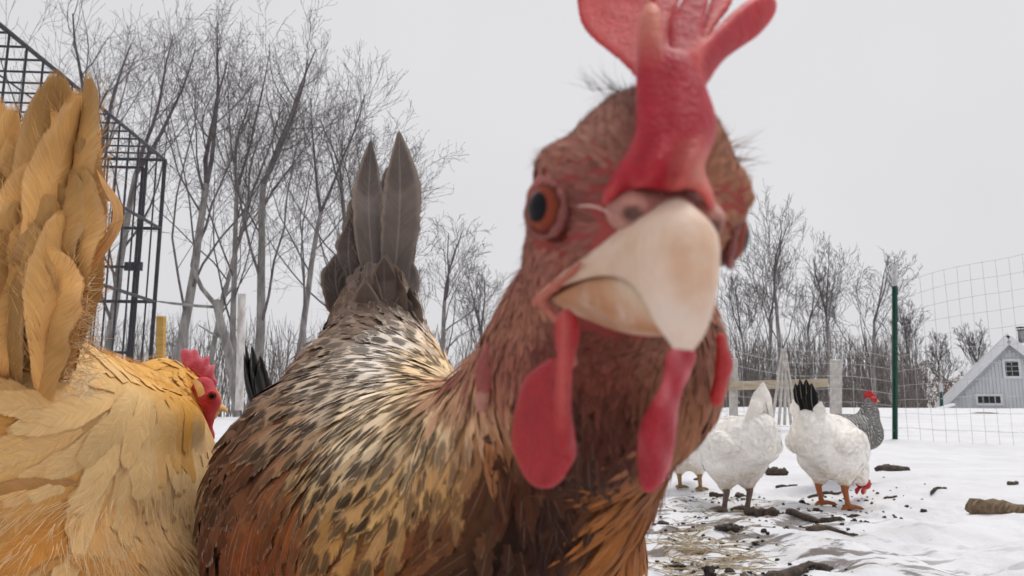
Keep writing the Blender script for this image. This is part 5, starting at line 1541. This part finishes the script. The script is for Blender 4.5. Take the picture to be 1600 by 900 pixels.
    V, F = tube_arrays([H + hf * .016 * q, H + (hf * .030 - hu * .002) * q, H + (hf * .042 - hu * .008) * q], [.010 * q, .007 * q, .001 * q], 8)
    mesh_np("beak", V, F, M_HORN, root, True, {"col": np.tile(lin((214, 170, 96)), (len(V), 1))})
    for s in ((1,) if one_leg else (-1, 1)):
        foot = on(w(.01, s * .042, 0)); leg(root, w(0, s * .042, .095), foot + [0, 0, .002], leg_col, .0085 * scale, hx, .062 * scale)
    return root
WHT, CRM = (254, 251, 245), (206, 190, 166)
w_tail = [(s, 1.0 - .12 * abs(s), (242, 238, 230)) for s in (-1, -.6, -.2, .2, .6, 1)]
b_tail = [(-1, .55, (246, 242, 236)), (-.6, 1.0, (30, 30, 32)), (-.3, 1.1, (22, 22, 24)), (0.1, 1.1, (26, 26, 28)), (.45, 1.0, (22, 22, 24)), (.8, .6, (246, 242, 236)), (1, .5, (246, 242, 236))]
bird("white hen seen from behind with pointed white tail and grey legs", on(G(1152, 784)), math.radians(-18), 1.12, 'away', WHT, CRM, w_tail, (120, 104, 92), 11, tail_up=1.1, fan=.010, bs=.055)
bird("white hen half hidden behind the brown hen's cheek", on(G(1078, 756)), math.radians(22), 1.0, 'away', WHT, CRM, w_tail, (150, 120, 80), 12, tail_up=0.8)
bird("white hen with black tail feathers bending its red face to the snow", on(G(1302, 781)), math.radians(47), 1.12, 'peck', WHT, CRM, b_tail, (168, 98, 58), 13, tail_up=1.0, one_leg=False)
bird("black and white barred hen with red head standing behind the white hen", on(G(1326, 756)), math.radians(82), 0.98, 'alert', (196, 194, 192), (30, 30, 32), [(s, .9, (190, 188, 186)) for s in (-.7, -.2, .3, .8)], (150, 130, 80), 14, True, feathers=520)
bird("white hen with black tail peeking out behind the brown hen's back", on(P(640, 690, 0.92) * [1, 1, 0]), math.radians(90), 1.15, 'peck', (236, 216, 190), CRM, b_tail, (190, 150, 80), 15, tail_up=0.9)

# ------------------------------------------------------------------ litter on the trodden snow
M_BARKBIT = simple_mat("wet_bark", (0.035, 0.026, 0.022), (0.12, 0.085, 0.06), 40.0, 0.75, 0.8, 0.006, (1, 3, 1))
M_MUD = simple_mat("dark_mud", (0.022, 0.018, 0.016), (0.075, 0.058, 0.048), 60.0, 0.7, 0.9, 0.005)
M_STRAW = simple_mat("straw_litter", (0.34, 0.26, 0.16), (0.52, 0.42, 0.28), 40.0, 0.8, 0.2)
M_LOG = simple_mat("split_log_bark", (0.12, 0.08, 0.05), (0.34, 0.25, 0.15), 30.0, 0.8, 0.9, 0.008, (1, 4, 1))
def stick(a, b, r, label, mat=None, seed=0, name="stick", taper=0.5, bend=0.02, sink=0.3, cat="stick"):
    """a knobbly stick lying on the snow between two photograph pixels"""
    rr = np.random.default_rng(seed); A, B = on(G(*a)), on(G(*b)); n = 12
    pts = [A + (B - A) * t for t in np.linspace(0, 1, n)]; ln = np.linalg.norm(B - A)
    off = np.cumsum(rr.normal(0, bend * ln / 4, n)); sd = nrm(np.cross(B - A, [0, 0, 1]))
    pts = [p + sd * o for p, o in zip(pts, off - np.linspace(off[0], off[-1], n))]
    pts = [np.array([p[0], p[1], on(p)[2] + r * (1 - sink)]) for p in pts]
    rad = r * np.linspace(1, taper, n) * rr.uniform(.8, 1.2, n); rad[0] *= .6; rad[-1] *= .5
    V, F = tube_arrays(pts, rad, 9)
    V = V + rr.normal(0, r * .12, V.shape)
    c = len(V); V = np.concatenate([V, [pts[0]], [pts[-1]]])
    F = [list(q) for q in F] + [[(i + 1) % 9, i, c] for i in range(9)] + [[c - 9 + i, c - 9 + (i + 1) % 9, c + 1] for i in range(9)]
    return tag(mesh_np(name, V, F, mat or M_BARKBIT), label, cat, "litter lying on the trodden snow")
def clod(p, r, label, mat=None, seed=0, name="mud_clod", flat=.5, cat="clod", stretch=(1, 1)):
    rr = np.random.default_rng(seed); C = on(G(*p)); C[2] += r * flat * .35
    ph = rr.uniform(0, 6.28, (6, 3))
    def f(q):
        d = q - C; d = d / np.array([stretch[0], stretch[1], flat]); l = np.linalg.norm(d, axis=1) - r
        for i in range(6):
            l = l + r * .13 * np.sin(d @ (np.array([math.sin(i * 2.1), math.cos(i * 1.3), math.sin(i + 1)]) * (2.2 + i * 1.3) / r) + ph[i, 0])
        return l * flat
    h = np.array([stretch[0], stretch[1], flat]) * r * 1.5
    V, F = surface_nets(f, *[np.linspace(C[i] - h[i], C[i] + h[i], 15) for i in range(3)], polish=1)
    return tag(mesh_np(name, V, F, mat or M_MUD), label, cat, "litter lying on the trodden snow")
stick((1512, 800), (1640, 812), .026, "thick brown split log half sunk in smooth snow", M_LOG, 1, "split_log", .9, .01, .35, "log")
stick((1196, 898), (1300, 872), .012, "crusty brown stick slanting near the bottom edge", None, 2, sink=.2)
stick((1164, 797), (1216, 803), .017, "short thick dark bark piece in front of the white hens", None, 3, "bark_piece", .8, cat="bark")
stick((1228, 803), (1320, 814), .010, "long thin dark twig beyond the snowy clod", None, 4)
stick((1262, 830), (1340, 827), .007, "straight thin twig sticking out of the pointed clod", None, 5)
stick((1198, 735), (1229, 738), .020, "dark stub of plank between the two white hens", None, 6, "plank_stub", .95, .0, .1, "plank")
stick((1212, 752), (1246, 751), .008, "flat dark bark strip just below the plank stub", None, 7, "bark_piece", cat="bark")
stick((1262, 767), (1318, 765), .007, "dark twig lying across behind the orange foot", None, 8)
stick((1108, 767), (1136, 768), .010, "dark twig beside the grey legs of the white hen", None, 9)
stick((1150, 769), (1170, 766), .010, "small dark chip between the grey legs", None, 10, "bark_chip", cat="bark")
stick((1370, 738), (1420, 735), .020, "snow-capped dark branch right of the barred hen", None, 11, "branch")
stick((1576, 769), (1592, 765), .009, "lone dark chip on smooth snow above the split log", None, 12, "bark_chip", cat="bark")
stick((1455, 777), (1480, 774), .006, "tiny dark twig alone on the snow", None, 13)
stick((1384, 774), (1402, 775), .005, "short twig on the snow below the fence post", None, 27)
clod((1136, 822), .026, "dark mud clod with snow on top, nearest the hen's wattle", None, 14, stretch=(1.3, .8))
clod((1277, 826), .022, "pointed brown clod with a twig sticking out", M_LOG, 15, stretch=(1.2, .7), flat=.6)
clod((1035, 806), .018, "brown clod close beside the hen's throat feathers", None, 16)
clod((1335, 796), .013, "small dark clod in front of the orange foot", None, 17, stretch=(1.5, .8))
clod((1125, 793), .010, "small dark clod in front of the grey legs", None, 18, stretch=(1.4, 1))
clod((1058, 872), .016, "dark mud lump beside the hen's breast", None, 19)
clod((1108, 886), .012, "upright dark clump near the bottom edge", None, 20, flat=1.3)
clod((1040, 893), .018, "wet mud lump touching the bottom edge", None, 21)
clod((1180, 833), .009, "little mud crumb beside the straw", None, 22)
clod((1092, 844), .020, "flattened brown leaf litter among straw", M_LOG, 23, "leaf_litter", .25, "litter", (1.6, 1))
clod((1320, 777), .009, "dark pellet beside the orange foot", None, 24)
clod((1540, 667), .05, "brown grassy patch poking out of the far snow bank", M_LOG, 25, "grass_tuft", .18, "tuft", (3.0, 1))
# straw and crumbs, too fine to count
def litter(name, n, region, mat, label, kind, seed):
    r = np.random.default_rng(seed); b = Buf()
    for i in range(n):
        c = region[r.integers(len(region))]
        px, py = r.normal(c[0], c[2]), r.normal(c[1], c[3])
        if py > 915 or py < 735: continue
        q = on(G(px, py))
        if kind == 'straw':
            a = r.normal(0, .5) if r.random() < .7 else r.uniform(0, 3.14); l = r.uniform(.02, .07); v = np.array([math.cos(a), math.sin(a), 0]) * l
            e = on(q + v); b.tube([q + [0, 0, .002], (q + e) / 2 + [0, 0, r.uniform(.002, .008)], e + [0, 0, .003]], [.0012, .0013, .0009], 3)
        else:
            s = r.uniform(.0015, .006) * (1 + 1.2 * (r.random() < .12)); V, F = tube_arrays([q - [s, 0, s * .2], q + [-s * .5, r.normal(0, s * .3), s * .35], q + [s * .5, r.normal(0, s * .3), s * .4], q + [s * 1.1, 0, -s * .2]], [s * .1, s * .7, s * .6, s * .05], 7)
            b.add(V + r.normal(0, s * .15, V.shape), F)
    tag(b.build(name, mat, None, True), label, "litter", None, "stuff")
litter("straw", 420, [(1080, 845, 45, 18), (1130, 850, 35, 16), (1060, 830, 30, 8), (1110, 790, 50, 12), (1060, 885, 30, 12)], M_STRAW, "pale straw scattered over the trodden snow", 'straw', 31)
litter("mud_crumbs", 420, [(1130, 830, 60, 18), (1060, 880, 35, 16), (1270, 800, 70, 14), (1180, 800, 70, 12), (1350, 770, 50, 8), (1130, 770, 60, 8), (1200, 885, 60, 8), (1240, 880, 40, 5), (1060, 800, 30, 20)], M_MUD, "dark crumbs of mud scattered over the trodden snow", 'crumb', 32)
